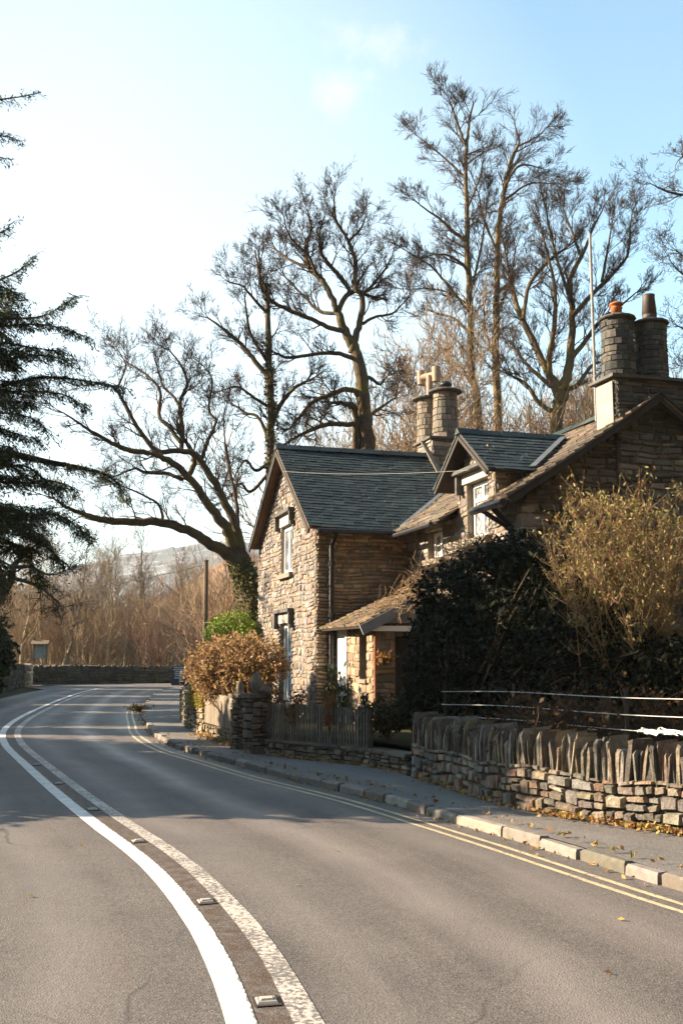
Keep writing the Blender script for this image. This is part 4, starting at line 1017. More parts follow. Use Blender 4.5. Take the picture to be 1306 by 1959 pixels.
for sgn in range(4):
    a = sgn * pi / 2; e = (cos(a), sin(a)); n = (sin(a), -cos(a)); f = lambda u, v, d, e=e, n=n: (-16.75 + e[0] * u + n[0] * (.2 + d), 55.2 + e[1] * u + n[1] * (.2 + d), v)
    drywall(mb, f, -.2, .2, -.05, 1.08, (.1, .22), (.2, .4), .04, [(.42, .34, .25), (.5, .42, .32)], True, .0)
mb.build('shaft', M['drystone'], t)
mb = MB(); mb.hexa([(-16.98, 54.97, 1.08), (-16.52, 54.97, 1.08), (-16.52, 55.43, 1.08), (-16.98, 55.43, 1.08), (-16.9, 55.05, 1.17), (-16.6, 55.05, 1.17), (-16.6, 55.35, 1.17), (-16.9, 55.35, 1.17)], (.4, .33, .25)); mb.build('cap_stone', M['drystone'], t)

# ------------------------------------------------------------------ signs, pole, studs
b0 = P(78, 1245, 58.5)
t = thing('notice_board', 'small wooden notice board with a faded grey-blue panel behind the far wall', 'notice board', (b0[0], 58.5, 0))
for dx in (-.36, .36):
    mb = MB(); mb.bar((b0[0] + dx, 58.5, 0), (b0[0] + dx, 58.5, 2.6 if dx < 0 else 2.25), .1); mb.build('post', M['post'], t)
mb = MB(); mb.boxf(lambda u, v, d: (b0[0] + u, 58.5 - d, v), -.31, .31, 1.42, 2.2, -.03, .04); mb.build('panel', mat_plain('faded_panel', (.19, .22, .23), .7, .35, 3, .1), t)
mb = MB(); mb.hexa([(b0[0] - .5, 58.2, 2.24), (b0[0] + .5, 58.2, 2.24), (b0[0] + .5, 58.8, 2.24), (b0[0] - .5, 58.8, 2.24), (b0[0] - .5, 58.47, 2.44), (b0[0] + .5, 58.47, 2.44), (b0[0] + .5, 58.53, 2.44), (b0[0] - .5, 58.53, 2.44)]); mb.build('roof', M['post'], t)
# sandwich board
M['black_board'] = mat_plain('black_board', (.012, .022, .030), .45, .2, 3, 0)
b0 = G(342, 1311, .1); by = b0[1]; bx = b0[0]
t = thing('sandwich_board', 'black sandwich board with lines of white lettering standing on the far pavement', 'sandwich board', (bx, by, .1))
hh = .95
for s in (-1, 1):
    mb = MB(); mb.hexa([(bx - .34, by + s * .25 - .015, .1), (bx + .34, by + s * .25 - .015, .1), (bx + .34, by + s * .25 + .015, .1), (bx - .34, by + s * .25 + .015, .1), (bx - .34, by + s * .04 - .015, .1 + hh), (bx + .34, by + s * .04 - .015, .1 + hh), (bx + .34, by + s * .04 + .015, .1 + hh), (bx - .34, by + s * .04 + .015, .1 + hh)]); mb.build('board', M['black_board'], t)
mb = MB()
for k, (ln, y_) in enumerate(((.5, .86), (.54, .76), (.36, .66), (.42, .56), (.34, .46), (.40, .34))):
    x = -ln / 2
    while x < ln / 2 - .03:
        w = U(.03, .07); w = min(w, ln / 2 - x); zz = y_; yy = by - .25 + .21 * (zz) / .95 - .02
        for (xa, xb, za, zb) in ((0, .012, 0, .055), (w - .014, w - .002, 0, U(.03, .055)), (0, w - .002, .043, .055), (0, w - .004, .0, .012)):
            ya = yy + .21 * za / .95; mb.hexa([(bx + x + xa, ya - .003, .1 + zz + za), (bx + x + xb, ya - .003, .1 + zz + za), (bx + x + xb, ya, .1 + zz + za), (bx + x + xa, ya, .1 + zz + za), (bx + x + xa, ya + .21 * (zb - za) / .95 - .003, .1 + zz + zb), (bx + x + xb, ya + .21 * (zb - za) / .95 - .003, .1 + zz + zb), (bx + x + xb, ya + .21 * (zb - za) / .95, .1 + zz + zb), (bx + x + xa, ya + .21 * (zb - za) / .95, .1 + zz + zb)])
        x += w + .016
mb.build('lettering', M['white'], t)
# dark tub next to it
c = G(369, 1314, .1); t = thing('barrel', 'dark round barrel with pale hoops between the sandwich board and the copper hedge', 'barrel', (c[0], c[1] - 2, .1))
mb = MB(); mb.lathe((c[0], c[1] - 2, .1), [(.27, 0), (.33, .2), (.36, .42), (.33, .64), (.28, .82), (.24, .82), (.2, .78)], 20); mb.build('body', M['iron'], t, True)
for z, r in ((.12, .31), (.3, .352), (.54, .352), (.72, .312)):
    mb = MB(); mb.lathe((c[0], c[1] - 2, .1 + z), [(r, 0), (r + .012, .005), (r + .012, .04), (r, .045)], 20); mb.build('hoop', M['pale_metal'], t)
# utility pole and wires
pb_ = P(393, 1215, 33.); pt_ = P(394.5, 1074, 33.)
t = thing('utility_pole', 'weathered timber utility pole behind the copper hedge', 'utility pole', (pb_[0], 33., 0)); mb = MB(); mb.tube([(pb_[0], 33, -.1), (pb_[0], 33, 2.5), (pt_[0], 33, pt_[2])], [.085, .08, .07], 10); mb.build('pole', M['post'], t)
mb = MB(); mb.lathe((pt_[0], 33, pt_[2]), [(.085, 0), (.085, .03), (.02, .07)], 10); mb.build('cap', M['lead'], t)
cable('overhead_wire', (pt_[0], 33, pt_[2] - .1), P(-60, 1108, 80.), .9, .012, 'dark overhead wire running left from the utility pole across the woodland', 'iron')
# cat's eyes between the white lines
def stud(loc, ang):
    r = thing('road_stud', 'metal cat\'s eye road stud set between the white centre lines', 'road stud', loc, 'road studs between the centre lines'); r.rotation_euler.z = 0
    mb = MB(); f = lambda u, v, d: (loc[0] + u * cos(ang) - d * sin(ang), loc[1] + u * sin(ang) + d * cos(ang), v + .004)
    mb.hexa([f(-.055, .0, -.055), f(.055, .0, -.055), f(.055, .0, .055), f(-.055, .0, .055), f(-.045, .011, -.042), f(.045, .011, -.042), f(.045, .011, .042), f(-.045, .011, .042)]); mb.build('casting', M['pale_metal'], r)
    mb = MB(); mb.hexa([f(-.034, .0115, -.024), f(.034, .0115, -.024), f(.034, .0115, .024), f(-.034, .0115, .024), f(-.028, .019, -.018), f(.028, .019, -.018), f(.028, .019, .018), f(-.028, .019, .018)], (1, 1, 1)); mb.build('insert', M['lintel'], r)
    mb = MB(); mb.boxf(f, -.065, .065, .0, .0025, -.075, .075); mb.build('bitumen_bed', M['wood_dark'], r)
    return r
sdist = np.concatenate([[0], np.cumsum(np.linalg.norm(np.diff(centre[:, :2], axis=0), axis=1))])
for k, (sx_, sy_) in enumerate([(-.285, 5.15), (-1.0, 7.44), (-1.9, 9.57), (-2.78, 11.5), (-3.76, 13.59), (-4.79, 15.81)]):
    i = np.argmin(np.hypot(centre[:, 0] - sx_, centre[:, 1] - sy_)); t_ = centre[i + 1, :2] - centre[i - 1, :2]; c_ = centre[i, :2] + path_normals(centre)[i] * .083
    sname = ['nearest cat\'s eye stud at the bottom edge between the white lines', 'second cat\'s eye stud from the bottom, on sunlit tarmac between the white lines', 'cat\'s eye stud between the white lines at the edge of the tree shadow', 'first cat\'s eye stud wholly inside the tree shadow', 'fifth cat\'s eye stud up the centre lines, in shadow', 'farthest cat\'s eye stud, where the centre lines start to bend back'][k]
    r = stud((c_[0], c_[1], .004), math.atan2(t_[1], t_[0]) - pi / 2); r['label'] = sname

# ------------------------------------------------------------------ bare trees
UP = (0, 0, 1)
def nrm3(d):
    l = sqrt(d[0] * d[0] + d[1] * d[1] + d[2] * d[2]) + 1e-9; return (d[0] / l, d[1] / l, d[2] / l)
def tilt(d, ang):
    """rotate d by ang in a random azimuth"""
    r = nrm3((random.gauss(0, 1), random.gauss(0, 1), random.gauss(0, 1))); k = r[0] * d[0] + r[1] * d[1] + r[2] * d[2]
    q = nrm3((r[0] - k * d[0], r[1] - k * d[1], r[2] - k * d[2])); c, s = cos(ang), sin(ang)
    return (d[0] * c + q[0] * s, d[1] * c + q[1] * s, d[2] * c + q[2] * s)
class Bare:
    def __init__(s, **k):
        s.big = Tubes(); s.small = Tubes(); s.limbs = []
        s.wig = k.get('wig', .22); s.up = k.get('up', .10); s.kids = k.get('kids', (5, 4, 3)); s.ang = k.get('ang', (.5, 1.0)); s.ls = k.get('ls', (.4, .65)); s.rmin = k.get('rmin', .006); s.flat = k.get('flat', 1.)
    def grow(s, p, d, L, r, lvl=0):
        n = 6 if lvl == 0 else (5 if lvl == 1 else 4); seg = L / n; pts = [p]; rad = [r]; ds = [d]; w = s.wig
        for i in range(n):
            d = nrm3((d[0] + random.gauss(0, w), d[1] + random.gauss(0, w), d[2] + random.gauss(0, w) + s.up)); p = (p[0] + d[0] * seg, p[1] + d[1] * seg, p[2] + d[2] * seg)
            pts.append(p); rad.append(max(s.rmin * .6, r * (1 - .8 * (i + 1) / n))); ds.append(d)
        (s.big if r > .035 else s.small).add(pts, rad)
        if lvl < len(s.kids):
            for k in range(s.kids[lvl]):
                t = U(.22, 1.); i = min(n, max(1, int(round(t * n))))
                s.grow(pts[i], tilt(ds[i], U(*s.ang)), L * U(*s.ls) * (1.1 - .3 * t), max(s.rmin, rad[i] * U(.55, .8)), lvl + 1)
    def limb(s, Y, pts, dy=None, per=5):
        dy = U(-1.2, 1.2) if dy is None else dy; n = len(pts)
        q = [(*P(u, v, Y + dy * (i / max(1, n - 1)) ** 1.3), w / 2 / FOC * Y) for i, (u, v, w) in enumerate(pts)]
        c = catmull(q, per); c[:, 3] *= .9; c[1:, :3] += rng.normal(0, .16, (len(c) - 1, 3)) * np.minimum(.2, c[1:, 3:4] * .9); rad = np.maximum(c[:, 3], .008)
        s.big.add([tuple(k) for k in c[:, :3]], list(rad)); s.limbs.append((c[:, :3], rad)); return c[:, :3], rad
    def spawn(s, lb, spacing, L, t0=.1, lvl=0, maxr=.04, tip=True, angs=None):
        p, rad = lb; d = np.concatenate([[0], np.cumsum(np.linalg.norm(np.diff(p, axis=0), axis=1))]); tot = d[-1]; x = tot * t0 + U(0, spacing)
        while x < tot:
            i = int(np.searchsorted(d, x)); i = min(len(p) - 1, max(1, i)); t = nrm3(tuple(p[i] - p[i - 1]))
            dr = tilt(t, U(*(angs or (.5, 1.1)))); dr = nrm3((dr[0], dr[1] * s.flat, dr[2] + .12)); k = x / tot
            s.grow(tuple(p[i]), dr, L * U(.5, 1.25) * (1.1 - .35 * k), max(s.rmin, min(maxr, rad[i] * .5)), lvl); x += spacing * U(.6, 1.4)
        if tip:
            t = nrm3(tuple(p[-1] - p[-2]))
            for k in range(3): s.grow(tuple(p[-1]), tilt(t, U(.05, .5)), L * U(.6, 1.1), max(s.rmin, rad[-1] * .8), lvl)
    def build(s, name, label, cat, base, mat, group=None):
        t = thing(name, label, cat, base, group); s.big.build('trunk', mat, t, 8); s.small.build('crown', mat, t, 3); return t
def basept(u, Y): x = P(u, 1200, Y)[0]; return (x, Y, -.05)
# T1: old leaning tree left of the cottage
T = Bare(kids=(6, 4, 3), wig=.14, up=.05, ang=(.4, .85), ls=(.45, .75), rmin=.0055); Y = 27.
l0 = [(492, 1310, 46), (490, 1230, 42), (484, 1170, 40), (474, 1115, 38), (462, 1082, 36)]
T.limb(Y, l0, 0)
L_ = [([(466, 1090, 30), (440, 1062, 27), (410, 1045, 24), (370, 1020, 20), (310, 1000, 18), (250, 998, 16), (200, 996, 14), (165, 985, 11), (130, 972, 7), (105, 955, 4)], -1.5),
      ([(468, 1095, 30), (448, 1045, 26), (430, 1010, 23), (400, 965, 19), (365, 918, 16), (330, 885, 14), (290, 868, 12), (250, 862, 11), (215, 848, 9), (175, 825, 7), (150, 808, 5), (122, 790, 3)], -2.5),
      ([(468, 1085, 28), (455, 1020, 20), (425, 950, 17), (395, 900, 15), (375, 872, 14), (345, 862, 12), (300, 862, 11), (265, 820, 9), (245, 785, 8), (222, 745, 6), (195, 735, 4), (165, 737, 3)], -.5),
      ([(346, 862, 11), (349, 828, 10), (344, 775, 9), (352, 752, 7), (359, 734, 6), (349, 704, 5), (325, 670, 3)], .8), ([(344, 778, 7), (332, 758, 6), (312, 738, 5), (300, 700, 3)], .6),
      ([(345, 845, 10), (322, 815, 9), (305, 795, 8), (307, 751, 7), (292, 727, 6), (268, 708, 5), (244, 694, 3)], 1.2), ([(382, 889, 10), (390, 865, 9), (399, 842, 8), (413, 805, 6), (399, 785, 5), (406, 727, 4), (389, 700, 3)], 1.),
      ([(352, 918, 9), (318, 906, 8), (275, 903, 7), (258, 896, 5), (228, 908, 3)], -.8), ([(312, 998, 7), (309, 978, 6), (300, 962, 5), (265, 943, 4), (235, 930, 3)], -.7), ([(455, 1020, 12), (452, 960, 8), (437, 890, 6), (430, 840, 4), (428, 800, 3)], 1.5),
      ([(222, 746, 5), (235, 720, 4), (240, 695, 3), (225, 668, 2)], .3), ([(360, 915, 12), (372, 880, 12), (360, 850, 10)], .1)]
for pts, dy in L_: lb = T.limb(Y, pts, dy); T.spawn(lb, .33, .95, .25, 0, .03)
T.build('leaning_bare_tree', 'old leafless tree left of the cottage, its mossy limbs leaning far out over the road', 'tree', basept(490, Y), M['bark_moss'])
# T2: ivy-wrapped trunk
T = Bare(kids=(6, 4, 3), wig=.14, up=.06, ang=(.35, .8), ls=(.45, .75), rmin=.0058); Y = 30.
lb = T.limb(Y, [(519, 1200, 20), (518, 870, 18), (520, 780, 17), (515, 700, 15), (513, 620, 12), (510, 560, 10), (498, 530, 8), (492, 500, 5), (488, 478, 3)], 0); T.spawn(lb, .35, .8, .5, 0, .035, False)
for pts in ([(514, 720, 12), (490, 695, 11), (470, 668, 10), (440, 640, 8), (415, 620, 5), (398, 608, 3)], [(514, 695, 9), (480, 640, 7), (472, 600, 5), (468, 570, 3)], [(520, 810, 12), (540, 770, 10), (560, 745, 8), (585, 730, 6)], [(511, 600, 8), (482, 568, 6), (465, 548, 4), (440, 540, 3)],
            [(518, 850, 9), (495, 800, 7), (470, 790, 6), (448, 775, 4)], [(518, 880, 8), (490, 900, 7), (470, 880, 5), (452, 905, 3)], [(517, 780, 8), (485, 760, 6), (455, 740, 5), (430, 745, 3)], [(519, 900, 8), (480, 940, 7), (460, 925, 5), (440, 950, 4)]): lb = T.limb(Y, pts); T.spawn(lb, .28, .8, .2, 0, .03)
T.build('bare_tree', 'slim leafless tree with a straight ivy-clad trunk rising just behind the left gable', 'tree', basept(519, Y), M['bark_moss'])
# T3: big crown behind the left wing roof
T = Bare(kids=(6, 5, 4), wig=.13, up=.07, ang=(.35, .75), ls=(.4, .7), rmin=.0055); Y = 31.
T.limb(Y, [(702, 1150, 44), (700, 870, 38), (696, 772, 31), (689, 704, 28), (676, 664, 24), (662, 640, 20), (649, 603, 17), (642, 586, 15)], 0)
L_ = [([(644, 592, 14), (625, 549, 13), (605, 525, 12), (591, 512, 11), (585, 468, 9), (595, 441, 6), (590, 410, 4)], 1.), ([(649, 592, 12), (662, 566, 11), (679, 557, 10), (692, 562, 9)], .2), ([(672, 676, 17), (681, 642, 15), (692, 600, 13), (692, 563, 12), (680, 552, 11), (680, 510, 10), (678, 490, 9), (665, 460, 8), (650, 435, 7), (642, 420, 6), (640, 396, 4)], -.8),
      ([(669, 555, 9), (649, 529, 10), (625, 500, 8), (612, 480, 6), (610, 450, 4)], -1.2), ([(692, 562, 8), (709, 549, 7), (736, 515, 5), (750, 488, 3)], 1.), ([(662, 636, 12), (632, 627, 11), (595, 610, 10), (551, 593, 9), (521, 576, 8), (500, 549, 6), (497, 505, 4)], -1.8),
      ([(684, 688, 11), (650, 677, 10), (612, 676, 8), (554, 684, 7), (524, 674, 4)], -1.2), ([(697, 808, 12), (662, 812, 11), (628, 812, 10), (588, 825, 8), (551, 846, 5)], -2.), ([(689, 760, 13), (669, 745, 12), (628, 756, 10), (595, 772, 8), (561, 812, 5)], -1.), ([(700, 800, 12), (716, 788, 9), (756, 761, 4)], 1.5),
      ([(695, 740, 10), (705, 722, 9), (726, 735, 6), (740, 720, 3)], .5), ([(679, 870, 16), (679, 788, 14), (660, 772, 10), (640, 770, 6)], -1.), ([(649, 600, 9), (612, 595, 8), (580, 565, 6), (545, 530, 4)], 1.5), ([(690, 620, 8), (720, 605, 6), (750, 600, 5), (775, 575, 3)], 1.), ([(591, 512, 8), (560, 500, 6), (530, 480, 4)], .5),
      ([(665, 462, 6), (688, 440, 5), (700, 412, 3)], .8), ([(605, 525, 7), (590, 490, 6), (560, 460, 5), (548, 438, 3)], -1.)]
for k, (pts, dy) in enumerate(L_): lb = T.limb(Y, pts, dy); T.spawn(lb, .20, 1.0 if k in (0, 2, 3, 12, 14, 15, 16) else .85, .2, 0, .032)
T.build('bare_tree', 'broad-crowned leafless tree with mossy forked trunk behind the dark slate roof', 'tree', basept(701, Y), M['bark_moss'])
# T4, T5: two tall straight trees
def tall(Y, trunk, limbs, label, seed):
    T = Bare(kids=(7, 5, 3), wig=.09, up=.04, ang=(.35, .7), ls=(.45, .75), rmin=.0068); lb = T.limb(Y, trunk, 0); T.spawn(lb, .42, 1.5, .40, 0, .04, False, (.7, 1.2))
    for k in range(4): T.grow(tuple(lb[0][-1 - 2 * k]), tilt((0, 0, 1), U(.1, .6)), .5, .012, 1)
    for pts in limbs: l = T.limb(Y, pts); T.spawn(l, .26, .95, .12, 0, .022)
    return T.build('tall_bare_tree', label, 'tree', basept(trunk[0][0], Y), M['bark_tall'])
tall(38., [(918, 1150, 23), (915, 818, 19), (902, 705, 17), (898, 580, 15), (894, 475, 13), (893, 413, 11), (890, 329, 9), (892, 279, 8), (897, 235, 6), (905, 195, 3)],
     [[(890, 280, 6), (876, 240, 6), (864, 205, 4), (856, 185, 2)], [(892, 348, 6), (881, 332, 6), (838, 292, 4), (800, 262, 2)], [(895, 470, 9), (884, 456, 9), (862, 440, 8), (843, 421, 6), (802, 392, 3)], [(896, 528, 7), (888, 510, 7), (860, 490, 5), (832, 486, 3)], [(899, 602, 7), (890, 588, 7), (858, 548, 6), (823, 509, 4), (768, 475, 2)], [(898, 588, 6), (891, 580, 6), (843, 555, 4), (768, 553, 2)],
      [(900, 560, 6), (920, 470, 5), (930, 400, 3)], [(900, 652, 7), (898, 640, 7), (870, 610, 6), (835, 600, 4)], [(893, 400, 5), (915, 345, 4), (925, 300, 2)], [(905, 740, 6), (880, 700, 5), (850, 690, 3)]], 'tallest leafless tree, a straight mossy trunk left of its twin behind the cottage', 1)
tall(39.5, [(952, 1150, 23), (952, 818, 19), (948, 663, 17), (950, 538, 14), (954, 433, 12), (963, 371, 11), (977, 308, 9), (992, 275, 6), (990, 256, 3)],
     [[(964, 368, 6), (968, 352, 6), (994, 316, 5), (1036, 322, 2)], [(990, 280, 5), (1025, 262, 3), (1042, 246, 2)], [(962, 385, 6), (1011, 352, 4), (1069, 352, 2)], [(950, 480, 6), (925, 420, 5), (915, 370, 3)], [(949, 600, 6), (975, 540, 5), (985, 480, 3)], [(948, 690, 6), (930, 640, 5), (925, 590, 3)]], 'second tall leafless tree, leaning slightly right of its taller twin', 2)
# T6: wide multi-stemmed tree
T = Bare(kids=(7, 5, 4), wig=.12, up=.09, ang=(.3, .7), ls=(.4, .7), rmin=.0055); Y = 33.5
T.limb(Y, [(1064, 1150, 36), (1065, 800, 30), (1072, 765, 28), (1078, 740, 26)], 0)
for pts in ([(1078, 745, 24), (1090, 684, 20), (1094, 600, 14), (1088, 538, 12), (1115, 484, 8), (1134, 435, 5), (1152, 402, 3)], [(1070, 752, 20), (1050, 715, 18), (1032, 680, 16), (994, 600, 12), (977, 538, 8), (965, 480, 4)], [(1000, 610, 9), (1012, 545, 9), (1053, 496, 7), (1086, 471, 4)], [(1064, 760, 14), (1050, 700, 13), (1057, 642, 12), (1061, 560, 9), (1050, 500, 6), (1035, 440, 3)],
            [(1094, 605, 11), (1136, 559, 9), (1170, 525, 8), (1199, 488, 6), (1204, 440, 4), (1208, 405, 2)], [(1088, 690, 12), (1120, 650, 10), (1150, 610, 8), (1180, 590, 5), (1215, 560, 3)], [(1086, 560, 8), (1060, 480, 6), (1045, 410, 4)], [(1060, 790, 12), (1030, 770, 10), (1005, 735, 8), (980, 720, 5)], [(1078, 748, 12), (1105, 735, 10), (1130, 700, 7), (1160, 690, 4)], [(1110, 490, 7), (1092, 440, 5), (1080, 408, 3)], [(1150, 540, 7), (1160, 485, 5), (1168, 440, 3)], [(1053, 740, 10), (1010, 700, 8), (985, 670, 5)]):
    lb = T.limb(Y, pts); T.spawn(lb, .24, 1.0, .15, 0, .028)
T.build('spreading_bare_tree', 'wide many-stemmed leafless tree with yellow-green moss left of the aerial pole', 'tree', basept(1066, Y), M['bark_tall'])
# T7: branches reaching in at the right edge
T = Bare(kids=(5, 4, 3), wig=.22, up=.06, rmin=.0065); Y = 32.
T.limb(Y, [(1440, 1200, 44), (1430, 800, 38), (1420, 600, 32), (1415, 480, 26), (1408, 400, 20)], 0)
for pts in ([(1412, 440, 14), (1370, 385, 12), (1330, 368, 8), (1300, 372, 6), (1265, 362, 4), (1245, 352, 2)], [(1420, 620, 14), (1370, 560, 10), (1330, 540, 7), (1300, 520, 4), (1282, 500, 2)], [(1415, 560, 12), (1360, 500, 8), (1320, 500, 5), (1300, 485, 3)], [(1425, 720, 14), (1370, 650, 9), (1330, 640, 6), (1298, 625, 3)], [(1408, 400, 14), (1370, 330, 10), (1330, 305, 6), (1305, 300, 3)], [(1428, 760, 12), (1360, 700, 8), (1318, 700, 4)]):
    lb = T.limb(Y, pts); T.spawn(lb, .26, 1.1, .3, 0, .03)
T.build('bare_tree', 'leafless tree whose twigs reach in from the right edge above the chimneys', 'tree', basept(1440, Y), M['bark_moss'])

# ---- prototypes for the woodland
def copy_tree(o, loc, rot, scale, label=None, group=None):
    r = o.copy(); COL.objects.link(r); r.location = loc; r.rotation_euler = (0, 0, rot); r.scale = (scale[0], scale[0], scale[1])
    if label: r['label'] = label
    if group: r['group'] = group
    for ch in o.children:
        c = ch.copy(); COL.objects.link(c); c.parent = r
    return r
def proto(name, label, cat, mat, group, kind, h):
    T = Bare(kids=(5, 4, 3) if kind == 'tree' else (5, 4, 2), wig=.16 if kind == 'birch' else .2, up=.12, ang=(.35, .85), rmin=.011)
    if kind == 'shrub':
        for k in range(15):
            a = U(0, 2 * pi); T.grow((.25 * cos(a), .25 * sin(a), 0), nrm3((cos(a) * U(.1, .75), sin(a) * U(.1, .75), 1)), h * U(.6, 1.), U(.03, .055), 0)
    elif kind == 'birch':
        p = (0, 0, 0); d = nrm3((U(-.08, .08), U(-.08, .08), 1)); pts = [p]; rad = [.11]
        for i in range(12):
            d = nrm3((d[0] + random.gauss(0, .04), d[1] + random.gauss(0, .04), d[2] + .1)); p = tuple(p[k] + d[k] * h / 12 for k in range(3)); pts.append(p); rad.append(.11 * (1 - .88 * (i + 1) / 12) + .006)
        T.big.add(pts, rad); T.spawn((np.array(pts), np.array(rad)), h * .018, h * .20, .22, 1, .03, True, (.5, .95))
    else:
        p = (0, 0, 0); d = (0, 0, 1); pts = [p]; rad = [.2]
        for i in range(12):
            d = nrm3((d[0] + random.gauss(0, .08), d[1] + random.gauss(0, .08), d[2] + .15)); p = tuple(p[k] + d[k] * h / 12 for k in range(3)); pts.append(p); rad.append(.2 * (1 - .92 * (i + 1) / 12) + .008)
        T.big.add(pts, rad); T.spawn((np.array(pts), np.array(rad)), h * .028, h * .36, .18, 0, .06, True, (.5, .95))
    return T.build(name, label, cat, (0, 0, 0), mat, group)
GRP = {'shrub': 'bare shrubs in the woodland beyond the bend', 'birch': 'pale saplings in the woodland beyond the bend', 'tree': 'bare trees in the woodland beyond the bend'}
LAB = {'shrub': 'leafless many-stemmed shrub glowing brown in the wood beyond the far wall', 'birch': 'pale-stemmed sapling among the brown shrubs beyond the far wall', 'tree': 'brown leafless woodland tree standing beyond the far wall'}
PR = {'shrub': [proto('hazel_shrub', LAB['shrub'], 'shrub', M[m_], GRP['shrub'], 'shrub', 5.2) for m_ in ('bark_wood', 'bark_grey', 'bark_red', 'bark_wood')], 'birch': [proto('birch_sapling', LAB['birch'], 'tree', M['bark_birch'], GRP['birch'], 'birch', 9.) for _ in range(2)], 'tree': [proto('woodland_tree', LAB['tree'], 'tree', M[m_], GRP['tree'], 'tree', 9.) for m_ in ('bark_wood', 'bark_grey')]}
used = {k: 0 for k in PR}
def plant(kind, x, y, s, sz=None, label=None, group=None):
    k = used[kind]; used[kind] += 1; o = PR[kind][k % len(PR[kind])]; sc_ = (s, sz or s)
    if k < len(PR[kind]):
        o.location = (x, y, -.1); o.rotation_euler.z = U(0, 6.28); o.scale = (sc_[0], sc_[0], sc_[1])
        if label: o['label'] = label; o['group'] = group
        return o
    return copy_tree(o, (x, y, -.1), U(0, 6.28), sc_, label, group)
def at(u, Y): return P(u, 1250, Y)[0]
spots = []
for i in range(30):
    u = -60 + 590 * (i + U(0, .9)) / 30; Y = U(63, 76); spots.append(('shrub', u, Y, U(.75, 1.15)))
for i in range(32):
    u = -100 + 680 * (i + U(0, .9)) / 32; Y = U(76, 105); spots.append(('shrub', u, Y, U(.85, 1.25)))
for i in range(20): spots.append(('tree', -90 + 640 * (i + U(0, .9)) / 20, U(78, 110), U(.6, .85) * (1. if i % 3 else .8)))
for u, Y, s in ((205, 63.5, .8), (120, 64, .75), (345, 65, .7), (240, 66, .7), (40, 64, .8), (85, 65.5, .9)): spots.append(('tree', u, Y, s * .95))
for u, Y, s in ((150, 66, .95), (282, 64.5, .98), (60, 70, 1.05), (100, 72, .95), (190, 74, .9), (262, 68, .7), (330, 75, .95), (368, 70, .75), (30, 68, .9), (225, 80, 1.0), (5, 75, 1.1), (420, 72, .9), (450, 78, 1.)): spots.append(('birch', u, Y, s))
for kind, u, Y, s in spots: plant(kind, at(u, Y), Y, s)
# vase-shaped hazel right of the middle, nearer the wall
plant('shrub', at(312, 62.5), 62.5, 1.05, 1.0, 'vase-shaped mossy hazel behind the wall, just left of the sandwich board', 'none')
# trees and thicket behind the cottage
TK = [(720 + 560 * (i + U(0, .9)) / 13, U(36, 50), U(.85, 1.2)) for i in range(13)]
for k, (u, Y, s) in enumerate(TK + [(745, 40, .95), (790, 37, 1.05), (832, 43, 1.0), (985, 42, 1.05), (1020, 38, .9), (1150, 38, 1.0), (1190, 42, 1.1), (1240, 37, .95), (1285, 41, 1.2), (860, 46, 1.1), (660, 46, .9)]):
    plant('tree', at(u, Y), Y, s, s * 1.05, 'brown leafless tree in the thicket behind the cottage roofs', 'bare trees in the thicket behind the cottage')
for k, (u, Y, s) in enumerate([(770, 34, 1.6), (815, 35, 1.6), (950, 34, 1.7), (1000, 36, 1.7), (1120, 35, 1.7), (1180, 36, 1.6), (740, 36, 1.5), (870, 37, 1.7), (1050, 37, 1.8), (920, 38, 1.7), (1230, 38, 1.6), (462, 44, 1.05), (435, 52, 1.0), (478, 40, .9), (412, 56, .9)]):
    plant('shrub', at(u, Y), Y, s, s, 'tall brown leafless shrub in the thicket behind the cottage' if k < 11 else 'brown leafless shrub between the utility pole and the left gable', 'bare shrubs behind the cottage' if k < 11 else 'bare shrubs between the utility pole and the gable')
# low scrub mass on the woodland floor
sb = Tubes()
for i in range(3000):
    u = U(-150, 560); Y = U(61.5, 100); x = at(u, Y); h = U(.5, 2.0); d = nrm3((random.gauss(0, .4), random.gauss(0, .4), 1)); p = (x, Y, -.1); pts = [p]
    for k in range(4): d = nrm3((d[0] + random.gauss(0, .2), d[1] + random.gauss(0, .2), d[2])); p = tuple(p[j] + d[j] * h / 4 for j in range(3)); pts.append(p)
    sb.add(pts, [.018, .015, .012, .009, .006])
V, Fq, Tt = sb.arrays(3)
tag(np_mesh('undergrowth', V, Fq, M['bark_wood'], thick=Tt), 'brown bramble and bracken stems covering the woodland floor', 'undergrowth', kind='stuff')
# far wooded slope that reads as one mass
sb = Tubes()
for i in range(2600):
    Y = U(110, 260); u = U(-250, 640); x = at(u, Y); zb = 0; h = U(3, 6.5); d = nrm3((random.gauss(0, .25), random.gauss(0, .25), 1)); p = (x, Y, zb - .3); pts = [p]
    for k in range(4): d = nrm3((d[0] + random.gauss(0, .2), d[1] + random.gauss(0, .2), d[2])); p = tuple(p[j] + d[j] * h / 4 for j in range(3)); pts.append(p)
    r = U(.03, .07); sb.add(pts, [r, r * .8, r * .6, r * .45, r * .3])
    for c in range(5):
        j = random.choice((1, 2, 3)); q = pts[j]; dd = tilt((0, 0, 1), U(.3, .9)); ll = h * U(.2, .4); sb.add([q, tuple(q[a] + dd[a] * ll * .5 for a in range(3)), tuple(q[a] + dd[a] * ll + (.2 if a == 2 else 0) for a in range(3))], [r * .5, r * .35, r * .2])
V, Fq, Tt = sb.arrays(3)
tag(np_mesh('far_woodland', V, Fq, M['bark_far'], thick=Tt), 'distant mass of brown leafless woodland below the fell', 'woodland', kind='stuff')

